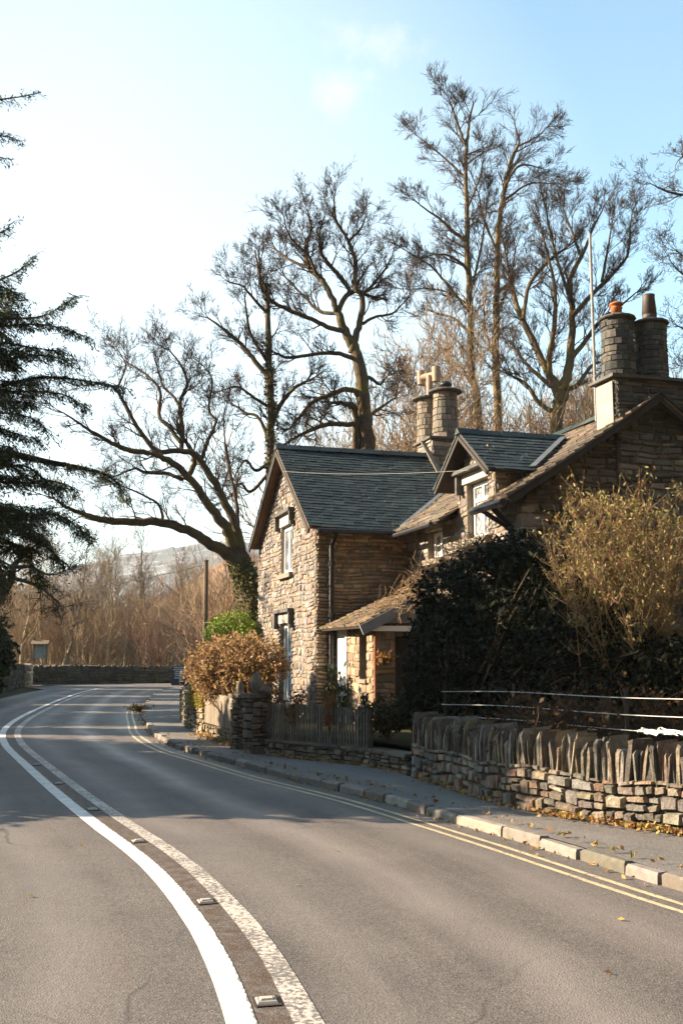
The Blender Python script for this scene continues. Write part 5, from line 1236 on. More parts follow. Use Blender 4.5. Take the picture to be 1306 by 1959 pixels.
# ------------------------------------------------------------------ leafy things
def leaves(C, size, asp, pal, ori=None, spread=1., var=.3, fold=0.):
    """diamond leaves: returns V, F, col"""
    C = np.asarray(C, float); n = len(C); a = rng.normal(size=(n, 3))
    if ori is not None: a = ori + a * spread
    a /= np.linalg.norm(a, axis=1, keepdims=True); b = rng.normal(size=(n, 3)); b -= (b * a).sum(1, keepdims=True) * a; b /= np.linalg.norm(b, axis=1, keepdims=True)
    sz = size * rng.uniform(.4, 1.55, (n, 1)); w = sz * asp
    nrmv = np.cross(a, b)
    V = np.stack([C - a * sz * .5, C + b * w * .5 - a * sz * .02 + nrmv * w * .15, C + a * sz * .5, C - b * w * .5 - a * sz * .02 + nrmv * w * .15], axis=1).reshape(-1, 3)
    Fq = np.arange(n * 4).reshape(n, 4); pal = np.array(pal); c = pal[rng.integers(0, len(pal), n)] * rng.uniform(1 - var, 1 + var, (n, 1)); return V, Fq, c
def shell_points(blobs, n, inner=.55, gapscale=2.2, gap=.15, seed=0.):
    vol = np.array([b[3] * b[4] + b[4] * b[5] + b[3] * b[5] for b in blobs]); vol = vol / vol.sum(); out = []
    for b, w in zip(blobs, vol):
        k = int(n * w * 1.5); d = rng.normal(size=(k, 3)); d /= np.linalg.norm(d, axis=1, keepdims=True); r = rng.uniform(inner ** 3, 1, (k, 1)) ** (1 / 3.)
        r = r * (1 + .16 * np.sin(d[:, :1] * 7 + seed) * np.sin(d[:, 1:2] * 6 + seed) + .10 * np.sin(d[:, 2:3] * 11 + 2 * seed + d[:, :1] * 9))
        p = np.array(b[:3]) + d * r * np.array(b[3:6]); s = np.sin(p[:, 0] * gapscale * 2.1 + seed) + np.sin(p[:, 1] * gapscale * 1.7 + 1.) + np.sin(p[:, 2] * gapscale * 2.6 + p[:, 0] * 2)
        out.append(p[s > -3 + 6 * gap * rng.uniform(.2, 1.6, k)])
    p = np.concatenate(out); rng.shuffle(p); return p[:n]
def blob(u, v, Y, rpx, ry=None, rz=None):
    p = P(u, v, Y); r = rpx * Y / FOC; return (p[0], p[1], p[2], r, ry or r, rz or r)
def stems_to(T, base, pts, n, r=.02, mid=.25):
    """curved stems from a base into the foliage"""
    idx = rng.integers(0, len(pts), n)
    for i in idx:
        q = pts[i]; b = np.array(base) + np.array((U(-mid, mid), U(-mid, mid), 0)); pl = []
        for k in range(6):
            t = k / 5; s = b + (q - b) * t; s[2] = b[2] + (q[2] - b[2]) * t ** .8; pl.append(tuple(s + rng.normal(0, .03, 3) * (t > 0)))
        T.add(pl, [r * (1 - .75 * k / 5) for k in range(6)])
def bush(name, label, cat, base, blobs, n, size, asp, pal, leafmat, stemmat, inner=.5, gap=.15, nst=60, sr=.02, group=None, var=.35, spread=1., ori=None, zmin=None):
    t = thing(name, label, cat, base, group); p = shell_points(blobs, n, inner, 2.2, gap, U(0, 6))
    if zmin is not None: p = p[p[:, 2] > zmin]
    V, Fq, c = leaves(p, size, asp, pal, ori=np.array(ori) if ori is not None else None, spread=spread, var=var); np_mesh('foliage', V, Fq, leafmat, t, col=c)
    T = Tubes(); stems_to(T, base, p, nst, sr); T.build('stem', stemmat, t, 4); return t
bush('beech_hedge', 'rounded copper-brown beech hedge holding its dead leaves in front of the left gable', 'hedge', (-1.95, 19.6, .42),
     [blob(398, 1276, 20.4, 46, .7), blob(430, 1262, 20.1, 48, .75), blob(470, 1258, 19.8, 46, .75), blob(508, 1264, 19.5, 40, .6), blob(530, 1280, 19.3, 24, .45), blob(415, 1305, 20.2, 40, .6), blob(460, 1305, 19.8, 44, .6), blob(500, 1300, 19.5, 36, .5)], 17000, .062, .62,
     [(.33, .20, .095), (.27, .16, .075), (.39, .255, .13), (.21, .12, .06), (.45, .32, .18), (.16, .095, .05), (.30, .22, .07)], M['leaf_dry'], M['stem'], .45, .12, 160, .014)
bush('conifer_bush', 'bright yellow-green conifer bush showing above the copper hedge', 'bush', (-2.75, 25.2, .0), [blob(430, 1205, 25.5, 32, .6), blob(455, 1200, 25.3, 34, .6), blob(412, 1214, 25.6, 22, .5), blob(475, 1210, 25., 26, .5)], 9000, .07, .3,
     [(.20, .26, .03), (.14, .21, .03), (.26, .30, .04), (.10, .15, .025)], M['leaf'], M['stem'], .5, .08, 40, .02)
# big dark evergreen in front of the right wing
dkb = [blob(838, 1215, 15.4, 56, .7), blob(822, 1290, 15.2, 50, .6), blob(860, 1150, 15.2, 72, .7), blob(925, 1110, 14.9, 66, .7), blob(985, 1080, 14.6, 58, .6), blob(1040, 1110, 14.2, 66, .6), blob(1090, 1165, 13.8, 72, .7), blob(880, 1250, 14.6, 95, .8), blob(975, 1200, 14.2, 95, .8), blob(1060, 1250, 13.6, 90, .8), blob(1150, 1225, 13.2, 70, .6), blob(1135, 1180, 13.3, 56, .5), blob(1195, 1235, 12.9, 62, .5), blob(1250, 1275, 12.6, 62, .5), blob(1310, 1290, 12.4, 70, .5), blob(1160, 1310, 12.9, 80, .5), blob(1240, 1340, 12.5, 60, .4), 
       blob(830, 1350, 14.9, 60, .6), blob(920, 1340, 14.3, 80, .7), blob(1020, 1340, 13.6, 80, .7), blob(1000, 1045, 14.7, 30, .4), blob(955, 1068, 14.9, 34, .4)]
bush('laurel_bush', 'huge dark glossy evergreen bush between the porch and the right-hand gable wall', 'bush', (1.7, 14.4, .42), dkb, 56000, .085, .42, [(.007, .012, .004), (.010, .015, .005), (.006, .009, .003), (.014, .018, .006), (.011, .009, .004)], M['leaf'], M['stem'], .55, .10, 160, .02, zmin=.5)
# brown dead thicket in its shade, right
T = Tubes(); lv = []
for i in range(900):
    u = U(1000, 1330); Y = U(11.3, 12.9); p = (P(u, 1300, Y)[0], Y, .42); d = nrm3((random.gauss(0, .4), random.gauss(0, .3), 1)); h = U(.4, 1.15); pts = [p]
    for k in range(5): d = nrm3((d[0] + random.gauss(0, .25), d[1] + random.gauss(0, .25), d[2] - .08 * k)); p = tuple(p[j] + d[j] * h / 5 for j in range(3)); pts.append(p); lv.append(p)
    T.add(pts, [.007, .006, .005, .004, .004, .003])
bt = thing('bramble_thicket', 'dark brown tangle of dead bramble behind the wire fence above the stone wall', 'thicket', (3.1, 12.1, .42)); T.build('stem', mat_plain('bramble_stem', (.085, .045, .028), .8, .4, 9, 0), bt, 3)
lv = np.array(lv); lv = lv[rng.random(len(lv)) < 1.]; lv = np.concatenate([lv + rng.normal(0, .07, lv.shape) for _ in range(2)]); V, Fq, c = leaves(lv, .055, .6, [(.09, .045, .025), (.06, .035, .02), (.11, .06, .03), (.05, .05, .02)]); np_mesh('foliage', V, Fq, M['leaf_dry'], bt, col=c)
# sunlit twiggy shrub at the right edge
T = Tubes(); lv = []; lo = []
for i in range(130):
    u0 = random.gauss(1230, 40); Y = U(12.6, 13.6); b = (P(u0, 1300, Y)[0], Y, .42); ut = U(1045, 1345); vt = np.interp(ut, [1045, 1080, 1140, 1200, 1306, 1350], [1045, 985, 950, 975, 955, 950]) + abs(random.gauss(0, 95)) - (38 if U(0, 1) < .12 else 0); q = P(ut, vt, Y + U(-.6, .5)); pts = []
    for k in range(8):
        t = k / 7; tt_ = t ** 1.35; pts.append((b[0] + (q[0] - b[0]) * tt_ + random.gauss(0, .035), b[1] + (q[1] - b[1]) * tt_ + random.gauss(0, .035), b[2] + (q[2] - b[2]) * t ** .92))
    T.add(pts, [.008 * (1 - .8 * k / 7) + .0018 for k in range(8)])
    for k in range(3, 8):
        for c_ in range(6):
            p = pts[k]; d = tilt((0, 0, 1), U(.3, 1.1)); ll = U(.1, .38); m = tuple(p[j] + d[j] * ll * .5 for j in range(3)); e = tuple(p[j] + d[j] * ll + (.04 if j == 2 else 0) for j in range(3)); T.add([p, m, e], [.004, .003, .002])
            for w in range(3 if k > 4 else 2): s_ = U(.3, 1.1); lv.append(tuple(p[j] + (e[j] - p[j]) * s_ + random.gauss(0, .02) for j in range(3))); lo.append((d[0] * .5, d[1] * .5, -.6))
bs = thing('twiggy_shrub', 'tall sunlit twiggy shrub with sparse pale leaves in front of the dark gable wall', 'shrub', (3.8, 13.1, .42)); T.build('stem', M['drystem'], bs, 3)
lv = np.array(lv); lo = np.array(lo); hi_ = rng.random(len(lv)); V, Fq, c = leaves(lv, .055, .34, [(.24, .21, .065), (.30, .25, .10), (.19, .20, .05), (.34, .27, .13), (.26, .12, .05)], ori=lo, spread=.5); np_mesh('foliage', V, Fq, M['leaf_dry'], bs, col=c)
# dry climber over the porch roof and wall
T = Tubes()
for i in range(420):
    u = U(775, 935); v = np.interp(u, [775, 830, 880, 935], [1140, 1090, 1058, 1042]) + random.gauss(8, 13); Y = np.interp(u, [775, 935], [16.9, 15.5]) + U(-.3, .5); p = np.array(P(u, v, Y)); a = U(0, 6.28); pts = []
    d = np.array((cos(a), sin(a) * .5, U(-.3, .5)))
    for k in range(6): pts.append(tuple(p)); d = d + rng.normal(0, .5, 3); d /= np.linalg.norm(d); p = p + d * U(.05, .12)
    T.add(pts, [.006, .006, .005, .005, .004, .003])
for i in range(70):
    u = U(690, 800); v = np.interp(u, [690, 800], [1185, 1110]) + random.gauss(-2, 6); Y = np.interp(u, [690, 800], [18.2, 17.]); p = np.array(P(u, v, Y)); d = np.array((.8, -.3, .45)); pts = []
    for k in range(6): pts.append(tuple(p)); d = d + rng.normal(0, .3, 3); d /= np.linalg.norm(d); p = p + d * U(.05, .12)
    T.add(pts, [.005] * 6)
V, Fq, Tt = T.arrays(3); dc = thing('dry_climber', 'pale tangle of dry creeper stems heaped over the porch roof beside the dark bush', 'climber', HL(1.5, -2.2, 2.4)); np_mesh('stem', V, Fq, M['drystem'], dc)
# garden plants behind the picket fence
def plantlet(name, label, cat, u, v0, v1, Y, n, spread, leaf, asp, pal, mat='leaf', ns=9, base_z=.42):
    b = P(u, v0, Y); top = P(u, v1, Y)[2]; t = thing(name, label, cat, (b[0], Y, base_z)); T = Tubes(); lv = []
    for i in range(ns):
        h = (top - base_z) * U(.6, 1.); q = (b[0] + random.gauss(0, spread), Y + random.gauss(0, spread), base_z + h); pts = [(b[0] + (q[0] - b[0]) * k / 4 + random.gauss(0, .008), Y + (q[1] - Y) * k / 4, base_z + h * (k / 4)) for k in range(5)]; T.add(pts, [.008, .007, .006, .005, .004])
        for w in range(n):
            s_ = U(.3, 1.) * 4; k = min(3, int(s_)); lv.append(tuple(pts[k][j] + (pts[k + 1][j] - pts[k][j]) * (s_ - k) + random.gauss(0, .03) for j in range(3)))
    T.build('stem', M['stem'], t, 4); V, Fq, c = leaves(np.array(lv), leaf, asp, pal, ori=np.array((0, 0, .7)), spread=.7); np_mesh('foliage', V, Fq, M[mat], t, col=c); return t
plantlet('laurel_sapling', 'upright young laurel with long dark leaves in front of the white porch door', 'shrub', 652, 1330, 1262, 16.9, 16, .14, .12, .3, [(.05, .075, .02), (.07, .09, .025), (.10, .12, .03)], ns=11)
plantlet('leafy_plant', 'bushy green plant left of the young laurel by the porch door', 'plant', 628, 1330, 1280, 17.1, 22, .14, .07, .45, [(.09, .10, .025), (.06, .07, .02), (.13, .12, .03)], ns=9)
plantlet('rust_plant', 'rust-red leaved plant above the picket fence, in line with the house corner', 'plant', 632, 1345, 1318, 15.75, 30, .09, .05, .5, [(.30, .07, .03), (.22, .05, .025), (.26, .12, .04)], 'leaf_dry', 7)
plantlet('rust_plant', 'reddish-brown bracken clump above the left part of the longer picket fence', 'plant', 562, 1345, 1312, 16.5, 34, .17, .06, .5, [(.20, .09, .04), (.15, .07, .035), (.24, .12, .05)], 'leaf_dry', 14)
plantlet('rust_plant', 'dark brown dead clump against the foot of the left gable behind the fence', 'plant', 520, 1345, 1300, 17.3, 34, .17, .06, .5, [(.10, .06, .03), (.08, .06, .025), (.13, .08, .04)], 'leaf_dry', 12)
plantlet('flowering_plant', 'small plant with white flower heads at the corner of the porch', 'plant', 693, 1345, 1312, 16.6, 10, .07, .07, .8, [(.62, .60, .55), (.5, .48, .42), (.06, .08, .02)], 'leaf_dry', 9)
plantlet('dark_plant', 'dark shrubby plant in the gap between the picket fence and the stone wall', 'plant', 742, 1400, 1325, 15.3, 60, .24, .07, .5, [(.03, .04, .015), (.05, .05, .02), (.06, .045, .02)], ns=22)
plantlet('dark_plant', 'dark low plant behind the right end of the picket fence below the porch', 'plant', 705, 1400, 1345, 15.7, 50, .18, .06, .5, [(.03, .04, .015), (.05, .05, .02)], ns=14)
# orange basket hanging at the porch corner
hp = HL(.42, -2.62, 1.62); t = thing('hanging_basket', 'hanging basket of dried orange ferns on the porch corner', 'hanging basket', hp)
mb = MB(); mb.lathe((hp[0] + .1, hp[1] - .02, hp[2] - .12), [(.03, 0), (.10, .05), (.13, .12), (.12, .12)], 12); mb.build('basket', M['stem'], t)
mb = MB(); mb.tube([(hp[0] + .1, hp[1] - .02, hp[2]), (hp[0] + .1, hp[1] - .02, hp[2] + .42)], .006, 5); mb.build('chain', M['iron'], t)
q = np.array(hp) + (.08, -.02, .0) + rng.normal(0, 1, (200, 3)) * (.09, .06, .05); V, Fq, c = leaves(q, .07, .35, [(.34, .15, .03), (.26, .10, .025), (.36, .20, .06)], ori=np.array((0, 0, -.5)), spread=.9); np_mesh('foliage', V, Fq, M['leaf_dry'], t, col=c)
# yellow fern on the curved wall end
q = np.concatenate([np.array((f4(U(.0, 1.4), U(.62, 1.0), U(.03, .10)))).reshape(1, 3) for _ in range(900)]); t = thing('fern_clump', 'yellow-green fern and ivy spilling over the sunlit wall end', 'fern', tuple(np.array(f4(.6, .86, -.1))))
q2 = np.concatenate([np.array((f4(U(-.1, 1.6), .86 + abs(random.gauss(0, .12)), U(-.35, .05)))).reshape(1, 3) for _ in range(900)])
V, Fq, c = leaves(np.concatenate([q, q2]), .075, .35, [(.34, .28, .04), (.28, .26, .04), (.40, .26, .07), (.16, .18, .03)], ori=np.array((-.2, -.4, -.4)), spread=.8); np_mesh('foliage', V, Fq, M['leaf_dry'], t, col=c)
# ivy on two trunks
def ivy(parent_name_label, pts, Y, n, zlim, label):
    c = catmull([(*P(u, v, Y), w / 2 / FOC * Y) for u, v, w in pts], 8); t = thing('ivy', label, 'ivy', tuple(c[0][:3])); i = rng.integers(0, len(c), n); a = rng.uniform(0, 2 * pi, n); r = c[i, 3] * rng.uniform(1.0, 1.5, n) + .02
    q = c[i, :3] + np.stack([np.cos(a) * r, np.sin(a) * r, rng.normal(0, .08, n)], 1); V, Fq, cc = leaves(q, .075, .8, [(.05, .065, .02), (.07, .08, .025), (.16, .15, .04), (.10, .10, .03)]); np_mesh('foliage', V, Fq, M['leaf'], t, col=cc)
    T = Tubes(); T.add([tuple(k[:3] + np.array((-k[3] * .8, -k[3] * .6, 0))) for k in c], [.02] * len(c)); T.build('stem', M['stem'], t, 4)
ivy('', [(492, 1230, 42), (484, 1170, 40), (474, 1115, 38), (462, 1082, 34)], 27., 1500, None, 'ivy climbing the base of the leaning tree beside the gable')
ivy('', [(519, 900, 18), (520, 780, 17), (515, 700, 14)], 30., 700, None, 'ivy wrapping the slim straight trunk above the gable ridge')
# weeds growing at the kerb on the bend
wp = G(262, 1362); plantlet('weed_clump', 'dark clump of weeds growing against the kerb on the bend', 'weeds', 262, 1366, 1349, wp[1] - .3, 26, .24, .08, .3, [(.05, .06, .02), (.08, .08, .03), (.12, .09, .03)], ns=26, base_z=.04)

# ---- cedar on the left, and the trees that shade the road
t = thing('cedar_tree', 'dark evergreen conifer reaching in from the left edge over the road', 'tree', (-9.9, 16.4, -.05)); T = Tubes(); nd = []; no = []
trk = catmull([(-9.9, 16.4, -.1, .38), (-9.85, 16.4, 3, .33), (-9.8, 16.4, 7, .24), (-9.75, 16.4, 12, .11), (-9.7, 16.4, 16.5, .03)], 6); T.add([tuple(k[:3]) for k in trk], list(trk[:, 3]))
TW = Tubes()
def cbranch(pts, Y0, Y1, w, dens=1., drop=.3, wide=.55, droop=.25):
    n = len(pts); q = [P(u, v, Y0 + (Y1 - Y0) * i / (n - 1)) for i, (u, v) in enumerate(pts)]; root = np.array((-9.8, 16.4, q[0][2] - .5)); q = [tuple(root)] + q
    c = catmull(q, 7); m = len(c); T.add([tuple(k) for k in c], list(np.linspace(w / 2 / FOC * Y0 * 1.6, .006, m)))
    s_ = np.concatenate([[0], np.cumsum(np.linalg.norm(np.diff(c, axis=0), axis=1))]); tot = s_[-1]; x = tot * .25
    while x < tot:
        i = min(m - 1, max(1, int(np.searchsorted(s_, x)))); tg = c[i] - c[i - 1]; tg /= np.linalg.norm(tg); side = np.cross(tg, (0, 0, 1)); side /= np.linalg.norm(side) + 1e-9; k = (x / tot)
        for sg in (-1, 1):
            ln = wide * U(.3, 1.5) * (1.15 - .75 * k); d = tg * U(.3, .9) + side * sg * U(.5, 1.) + np.array((0, 0, U(-.25, .2))); d /= np.linalg.norm(d); p = c[i].copy(); pl = [tuple(p)]
            for z in range(4):
                d = d + np.array((0, 0, -droop * U(.3, 1.3) * .5)) + rng.normal(0, .1, 3); d /= np.linalg.norm(d); p2 = p + d * ln / 4
                nn = int(8 * dens)
                for _ in range(nn):
                    f_ = U(0, 1); b_ = p + (p2 - p) * f_ + rng.normal(0, .038, 3); nd.append(b_ + np.array((0, 0, -abs(random.gauss(0, .03))))); no.append(d * .8 + np.array((0, 0, -drop)))
                p = p2; pl.append(tuple(p))
            TW.add(pl, [.007, .006, .005, .004, .003])
        x += U(.055, .11)
CB_ = [([(-330, 300), (-120, 225), (-20, 195), (40, 185), (78, 177)], 6, .35, .35), ([(-330, 330), (-100, 280), (0, 260), (44, 272)], 5, .4, .3), ([(-330, 380), (-60, 300), (20, 305)], 4, .3, .25),
       ([(-330, 520), (-120, 470), (0, 445), (20, 428)], 7, .7, .4), ([(-330, 600), (-90, 560), (0, 535), (40, 515), (62, 492)], 8, .8, .45), ([(-330, 690), (-100, 640), (0, 612), (80, 605), (140, 572)], 11, 1.2, .55), ([(-330, 700), (-100, 650), (0, 625), (90, 622), (168, 645)], 10, 1.2, .5),
       ([(-330, 760), (-100, 710), (0, 690), (70, 680), (135, 690)], 10, 1.1, .55), ([(-330, 790), (-100, 745), (0, 738), (80, 722), (160, 728), (240, 742)], 13, .9, .38), ([(-330, 800), (-100, 760), (0, 750), (110, 752), (165, 778)], 8, .8, .45),
       ([(-330, 720), (-80, 660), (0, 655), (60, 665), (120, 672)], 10, 1., .5), ([(-330, 860), (-100, 800), (0, 790), (60, 800), (95, 830)], 7, .5, .5),
       ([(-330, 920), (-100, 872), (0, 866), (100, 885), (170, 898), (215, 915), (245, 955)], 20, 1.1, .42), ([(-330, 900), (-100, 880), (0, 880), (60, 920), (130, 935)], 10, .7, .45), ([(-330, 1010), (-100, 975), (0, 972), (60, 985), (110, 985), (170, 1025)], 18, 1.5, .6), ([(-330, 1020), (-80, 995), (0, 1000), (70, 1030), (120, 1075)], 12, 1.5, .65), ([(-330, 1040), (-100, 1020), (0, 1030), (50, 1060), (80, 1110)], 10, 1.3, .6),
       ([(-330, 480), (-150, 400), (-60, 360)], 7, .8, .5), ([(-330, 200), (-200, 120), (-90, 90)], 6, .8, .5), ([(-330, 850), (-160, 820), (-60, 830)], 9, 1., .6)]
for i_ in range(16):
    v_ = 545 + 545 * i_ / 16 + U(-14, 14); t_ = U(15, 85); CB_.append(([(-330, v_ - 20), (-120, v_ - 25), (-30, v_ - 10), (t_, v_ + U(-15, 35))], 6, 1.5, .6))
for pts, w, dens, wide in CB_:
    y0 = U(15.9, 16.8); cbranch(pts, y0, y0 + U(-1.0, .8), w * .75, dens, .35, wide * 1.15, .3)
    for r_ in range(3 if dens > .75 else 1):
        sh = U(-32, 34); k_ = U(.5, .85); y0 = U(15.6, 17.0)
        cbranch([(-330 + (u + 330) * k_ + random.gauss(0, 6), v + sh * (1 - i / len(pts)) + random.gauss(0, 9) + 14 * (i / len(pts)) ** 2) for i, (u, v) in enumerate(pts)], y0, y0 + U(-1.2, 1.0), w * .4, dens * .9, .35, wide * 1.2, .35)
T.build('trunk', M['bark_cedar'], t, 7); TW.build('twigs', M['bark_cedar'], t, 3)
V, Fq, c = leaves(np.array(nd), .066, .24, [(.04, .058, .022), (.032, .048, .02), (.055, .07, .022), (.09, .092, .025)], ori=np.array(no), spread=.55); np_mesh('foliage', V, Fq, M['needle'], t, col=c)
print('cedar leaves', len(nd))
# dark evergreens beyond the left verge (mostly outside the picture; they throw the long shadows)
ypal = [(.030, .042, .016), (.040, .052, .018), (.022, .032, .014)]
YW = [(-9.5, 13.0, 7.2, 1.6), (-9.9, 14.4, 8.0, 1.6), (-10.4, 15.9, 8.0, 1.5), (-10.5, 17.2, 7.2, 1.4), (-11.0, 18.3, 6.2, 1.3), (-12.4, 20.6, 5.2, 1.5), (-13.2, 23.9, 7.6, 1.15), (-14.4, 26.6, 7.0, 1.8), (-15.4, 29.8, 8.0, 2.1), (-13.4, 37.0, 4.2, 1.5), (-16.0, 33.4, 8.4, 2.2), (-17.5, 40.5, 8.4, 2.3), (-18.2, 44.5, 8.4, 2.3), (-19.0, 48.8, 8.0, 2.3), (-19.5, 53.0, 7.5, 2.2)]
YL = ['dark evergreen thicket at the left edge above the dark roadside wall']
for k, (x, y, h, r) in enumerate(YW):
    bl = [(x + U(-.3, .3) * r, y + U(-.3, .3) * r, h * (.22 + .2 * j), r * (1.05 - .19 * j) * U(.9, 1.1), r * (1.05 - .19 * j), h * .24) for j in range(4)] + [(x, y, h * .93, r * .3, r * .3, h * .12)]
    bush('yew_tree', YL[0] if k == 9 else 'dark yew standing on the left verge beyond the edge of the picture', 'tree', (x, y, -.05), bl, 9000, .25, .45, ypal, M['leaf'], M['stem'], .45, .08, 30, .05, 'yews along the left verge' if k != 9 else None)
# mossy crooked tree low at the left edge
T = Bare(kids=(5, 4, 3), wig=.3, up=.05, rmin=.006); Y = 33.
lb = T.limb(Y, [(-60, 1330, 30), (-20, 1180, 26), (5, 1135, 22), (22, 1105, 16), (28, 1080, 12), (48, 1062, 8), (62, 1048, 5)], 0); T.spawn(lb, .3, 1.4, .3, 0, .04)
for pts in ([(10, 1125, 12), (0, 1090, 10), (-20, 1050, 6)], [(26, 1085, 9), (60, 1085, 6), (95, 1100, 4), (130, 1090, 2)], [(22, 1105, 9), (70, 1120, 7), (110, 1150, 4)]): l = T.limb(Y, pts); T.spawn(l, .25, 1.2, .2, 0, .03)
T.build('crooked_bare_tree', 'crooked mossy leafless tree low at the left edge under the conifer', 'tree', basept(-50, Y), M['bark_moss'])

# ------------------------------------------------------------------ wire fence, leaves, grass
t = thing('wire_fence', 'three-strand wire fence behind the dry stone wall in front of the dark bushes', 'wire fence', (3.0, 11.0, .42))
wa = [(5.0, 7.2), (3.95, 9.0), (2.95, 10.9), (2.05, 12.6), (1.35, 14.0)]
for k, (za, zb) in enumerate(((1.30, 1.20), (1.12, 1.03), (.965, .87))):
    c = catmull([(x, y, za + (zb - za) * i / 4 + (.012 if i % 2 else -.012)) for i, (x, y) in enumerate(wa)], 5); mb = MB(); mb.tube([tuple(q) for q in c], .0045, 5); mb.build('wire', M['wire'], t)
for x, y in wa[1:]:
    mb = MB(); mb.bar((x + .05, y + .03, .35), (x + .05, y + .03, 1.33), .035); mb.build('post', M['wood_dark'], t)
c = catmull([(3.75, 9.42, .94), (3.5, 9.9, .935), (3.22, 10.4, .925), (3.05, 10.75, .915)], 12); V = []; Fc = []
for i in range(len(c)):
    for j in range(5): V.append((c[i][0] + U(-.03, .03) + .01 * j, c[i][1] + U(-.03, .03) + .02 * j, c[i][2] - .035 * U(.3, 1.) + .02 * vnoise(i * .9, j * 1.4) + .008 * j))
for i in range(len(c) - 1):
    for j in range(4):
        if U(0, 1) < .8: Fc.append((i * 5 + j, i * 5 + j + 1, (i + 1) * 5 + j + 1, (i + 1) * 5 + j))
rag = np_mesh('white_rag', V, Fc, M['white']); tag(rag, 'ragged white strip caught along the lowest fence wire at the right edge', 'rag'); m_ = rag.modifiers.new('Solidify', 'SOLIDIFY'); m_.thickness = .008
# fallen leaves at the foot of the wall and in the gutter
pts = []
for i in range(2600):
    u = U(.2, L1 - .2); q = f1(u, 0, abs(random.gauss(0, .10)) + .03); dens = np.interp(q[1], [8, 10.3, 10.9, 12], [1, 1, .35, .2])
    if U(0, 1) < dens: pts.append((q[0], q[1], .115 + abs(random.gauss(0, .018))))
for i in range(700):
    k = random.randrange(20, len(kerb_line) - 160); q = kerb_line[k]; o_ = -abs(random.gauss(0, .07)) - .01; pts.append((q[0] + kn[k][0] * o_, q[1] + kn[k][1] * o_, .008 + U(0, .012)))
for i in range(260):
    k = random.randrange(10, 60); q = kerb_line[k]; o_ = .16 + abs(random.gauss(0, .08)); pts.append((q[0] + kn[k][0] * o_, q[1] + kn[k][1] * o_, .114 + U(0, .01)))
for i in range(16): pts.append((U(-3, 2.4), U(4.6, 10.), .008))
for i in range(500):
    u = U(0, L3); q = f3(u, 0, abs(random.gauss(0, .16)) + .03); pts.append((q[0], q[1], .115 + U(0, .03)))
for i in range(260):
    u = U(0, L2); q = f2(u, 0, abs(random.gauss(0, .10)) + .03); pts.append((q[0], q[1], .115 + U(0, .02)))
V, Fq, c = leaves(np.array(pts), .042, .6, [(.36, .20, .07), (.28, .14, .05), (.42, .26, .10), (.20, .11, .05), (.34, .25, .06)], ori=np.array((.0, .0, .12)), spread=.8)
V[:, 2] = np.maximum(V[:, 2], .007); tag(np_mesh('fallen_leaves', V, Fq, M['leaf_dry'], col=c), 'brown and yellow fallen leaves along the wall foot and the gutter', 'leaves', kind='stuff')
gp_ = []; go = []
for i in range(1500):
    u = U(.2, L1 - .2); q = f1(u, 0, abs(random.gauss(0, .06)) + .03); k = vnoise(u * 3.1, 2.) 
    if k > .15 and q[1] < 11: gp_.append((q[0], q[1], .13)); go.append((random.gauss(0, .3), random.gauss(0, .3), 1))
for i in range(500):
    k = random.randrange(14, 80); q = kerb_line[k]
    if vnoise(k * .35, 0.) > .25: o_ = .15 + abs(random.gauss(0, .03)); gp_.append((q[0] + kn[k][0] * o_, q[1] + kn[k][1] * o_, .12)); go.append((0, 0, 1))
V, Fq, c = leaves(np.array(gp_), .06, .14, [(.22, .20, .04), (.16, .16, .03), (.30, .24, .06)], ori=np.array(go), spread=.35); tag(np_mesh('grass', V, Fq, M['leaf_dry'], col=c), 'short yellow-green grass and moss along the wall foot and kerb', 'grass', kind='stuff')

# ------------------------------------------------------------------ air
mb = MB(); mb.hexa([(-1900, -420, -2), (1900, -420, -2), (1900, 1950, -2), (-1900, 1950, -2), (-1900, -420, 170), (1900, -420, 170), (1900, 1950, 170), (-1900, 1950, 170)])
hm = bpy.data.materials.new('haze_air'); hm.use_nodes = True; hn = hm.node_tree; hn.nodes.remove(hn.nodes['Principled BSDF']); pv = hn.nodes.new('ShaderNodeVolumePrincipled'); pv.inputs['Color'].default_value = (.86, .93, 1., 1); pv.inputs['Density'].default_value = .00022; hn.links.new(pv.outputs[0], hn.nodes['Material Output'].inputs['Volume'])
hz = np_mesh('haze', mb.v, mb.f, hm); tag(hz, 'thin pale winter haze lying over the valley', 'haze', kind='stuff')

# ------------------------------------------------------------------ light, sky, camera
sd = bpy.data.lights.new('sun', 'SUN'); sd.energy = 5.0; sd.angle = radians(.5); sd.color = (1., .80, .58); so = bpy.data.objects.new('sun', sd); COL.objects.link(so)
from mathutils import Vector
to_sun = Vector((-cos(radians(SUN_A)) * cos(radians(SUN_E)), sin(radians(SUN_A)) * cos(radians(SUN_E)), sin(radians(SUN_E))))
so.rotation_euler = to_sun.to_track_quat('Z', 'Y').to_euler(); so.location = to_sun * 60
w = bpy.data.worlds.new('World'); sc.world = w; w.use_nodes = True; nt = w.node_tree; bg = nt.nodes['Background']
sky = nt.nodes.new('ShaderNodeTexSky'); sky.sky_type = 'NISHITA'; sky.sun_disc = False; sky.sun_elevation = radians(SUN_E); sky.sun_rotation = radians(-90 + SUN_A); sky.air_density = 1.; sky.dust_density = .25; sky.ozone_density = 2.0
co = nt.nodes.new('ShaderNodeTexCoord').outputs['Generated']
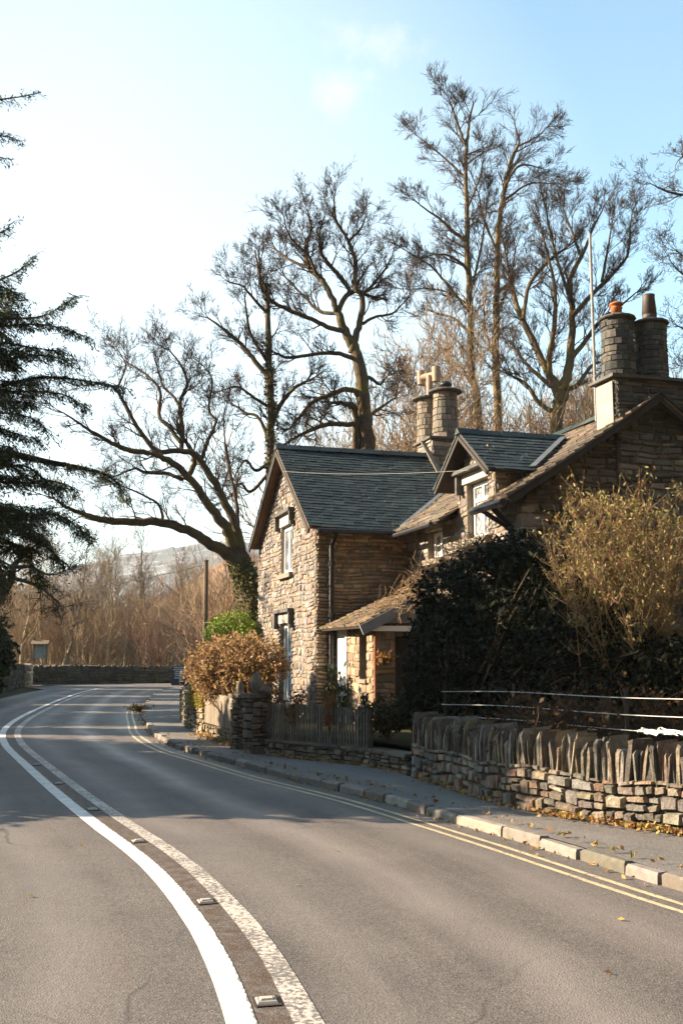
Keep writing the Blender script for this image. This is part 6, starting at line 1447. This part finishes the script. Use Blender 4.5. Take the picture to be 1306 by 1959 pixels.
def cloud(u, v, wx, wz, amp):
    d = Vector(ray(u, v)).normalized(); rt = d.cross(Vector((0, 0, 1))).normalized(); up = rt.cross(d)
    a = nt.nodes.new('ShaderNodeVectorMath'); a.operation = 'DOT_PRODUCT'; nt.links.new(co, a.inputs[0]); a.inputs[1].default_value = rt / wx
    b = nt.nodes.new('ShaderNodeVectorMath'); b.operation = 'DOT_PRODUCT'; nt.links.new(co, b.inputs[0]); b.inputs[1].default_value = up / wz
    r = math_(nt, 'SQRT', math_(nt, 'ADD', math_(nt, 'POWER', math_(nt, 'ABSOLUTE', a.outputs['Value']), 2), math_(nt, 'POWER', math_(nt, 'ABSOLUTE', b.outputs['Value']), 2)))
    f = nt.nodes.new('ShaderNodeVectorMath'); f.operation = 'DOT_PRODUCT'; nt.links.new(co, f.inputs[0]); f.inputs[1].default_value = d
    front = math_(nt, 'GREATER_THAN', f.outputs['Value'], .5)
    n1 = noise(nt, 34, 8, .68, co); m = math_(nt, 'SUBTRACT', math_(nt, 'MULTIPLY', n1, 1.7), math_(nt, 'ADD', math_(nt, 'MULTIPLY', r, .75), .25)); return math_(nt, 'MULTIPLY', math_(nt, 'MULTIPLY', ramp(nt, m, .05, .7, 0, amp), front), 1.)
cm = math_(nt, 'MAXIMUM', cloud(705, 82, .060, .028, .5), cloud(652, 172, .052, .034, .5))
hs = nt.nodes.new('ShaderNodeHueSaturation'); hs.inputs['Saturation'].default_value = .95; nt.links.new(sky.outputs[0], hs.inputs['Color'])
# thin bright veil of high cloud over the valley ahead, fading overhead and to the right
vd = nt.nodes.new('ShaderNodeVectorMath'); vd.operation = 'DOT_PRODUCT'; nt.links.new(co, vd.inputs[0]); vd.inputs[1].default_value = Vector((-.30, .93, .22)).normalized()
vz = math_(nt, 'ADD', vd.outputs['Value'], math_(nt, 'MULTIPLY', math_(nt, 'SUBTRACT', noise(nt, 2.2, 5, .6, co), .5), .05))
veil = ramp(nt, vz, .83, .99, 0., .70)
tn = mix(nt, 1., hs.outputs[0], (1.02, 1.12, .94), 'MULTIPLY')
sk = mix(nt, veil, tn, (3.0, 3.3, 3.4)); sk = mix(nt, cm, sk, (3.1, 3.05, 2.95)); nt.links.new(sk, bg.inputs[0]); bg.inputs[1].default_value = .096
cd = bpy.data.cameras.new('camera'); cam = bpy.data.objects.new('camera', cd); COL.objects.link(cam); sc.camera = cam
cam.location = (0, 0, EYE); cam.rotation_euler = (pi / 2 + TH, 0, 0); cd.sensor_fit = 'VERTICAL'; cd.sensor_height = 36; cd.lens = 36 * FOC / 1959; cd.clip_end = 6000; cd.clip_start = .05
sc.view_settings.view_transform = 'Standard'; sc.view_settings.look = 'None'; sc.view_settings.exposure = 2.0; sc.view_settings.gamma = 1; sc.view_settings.use_curve_mapping = False
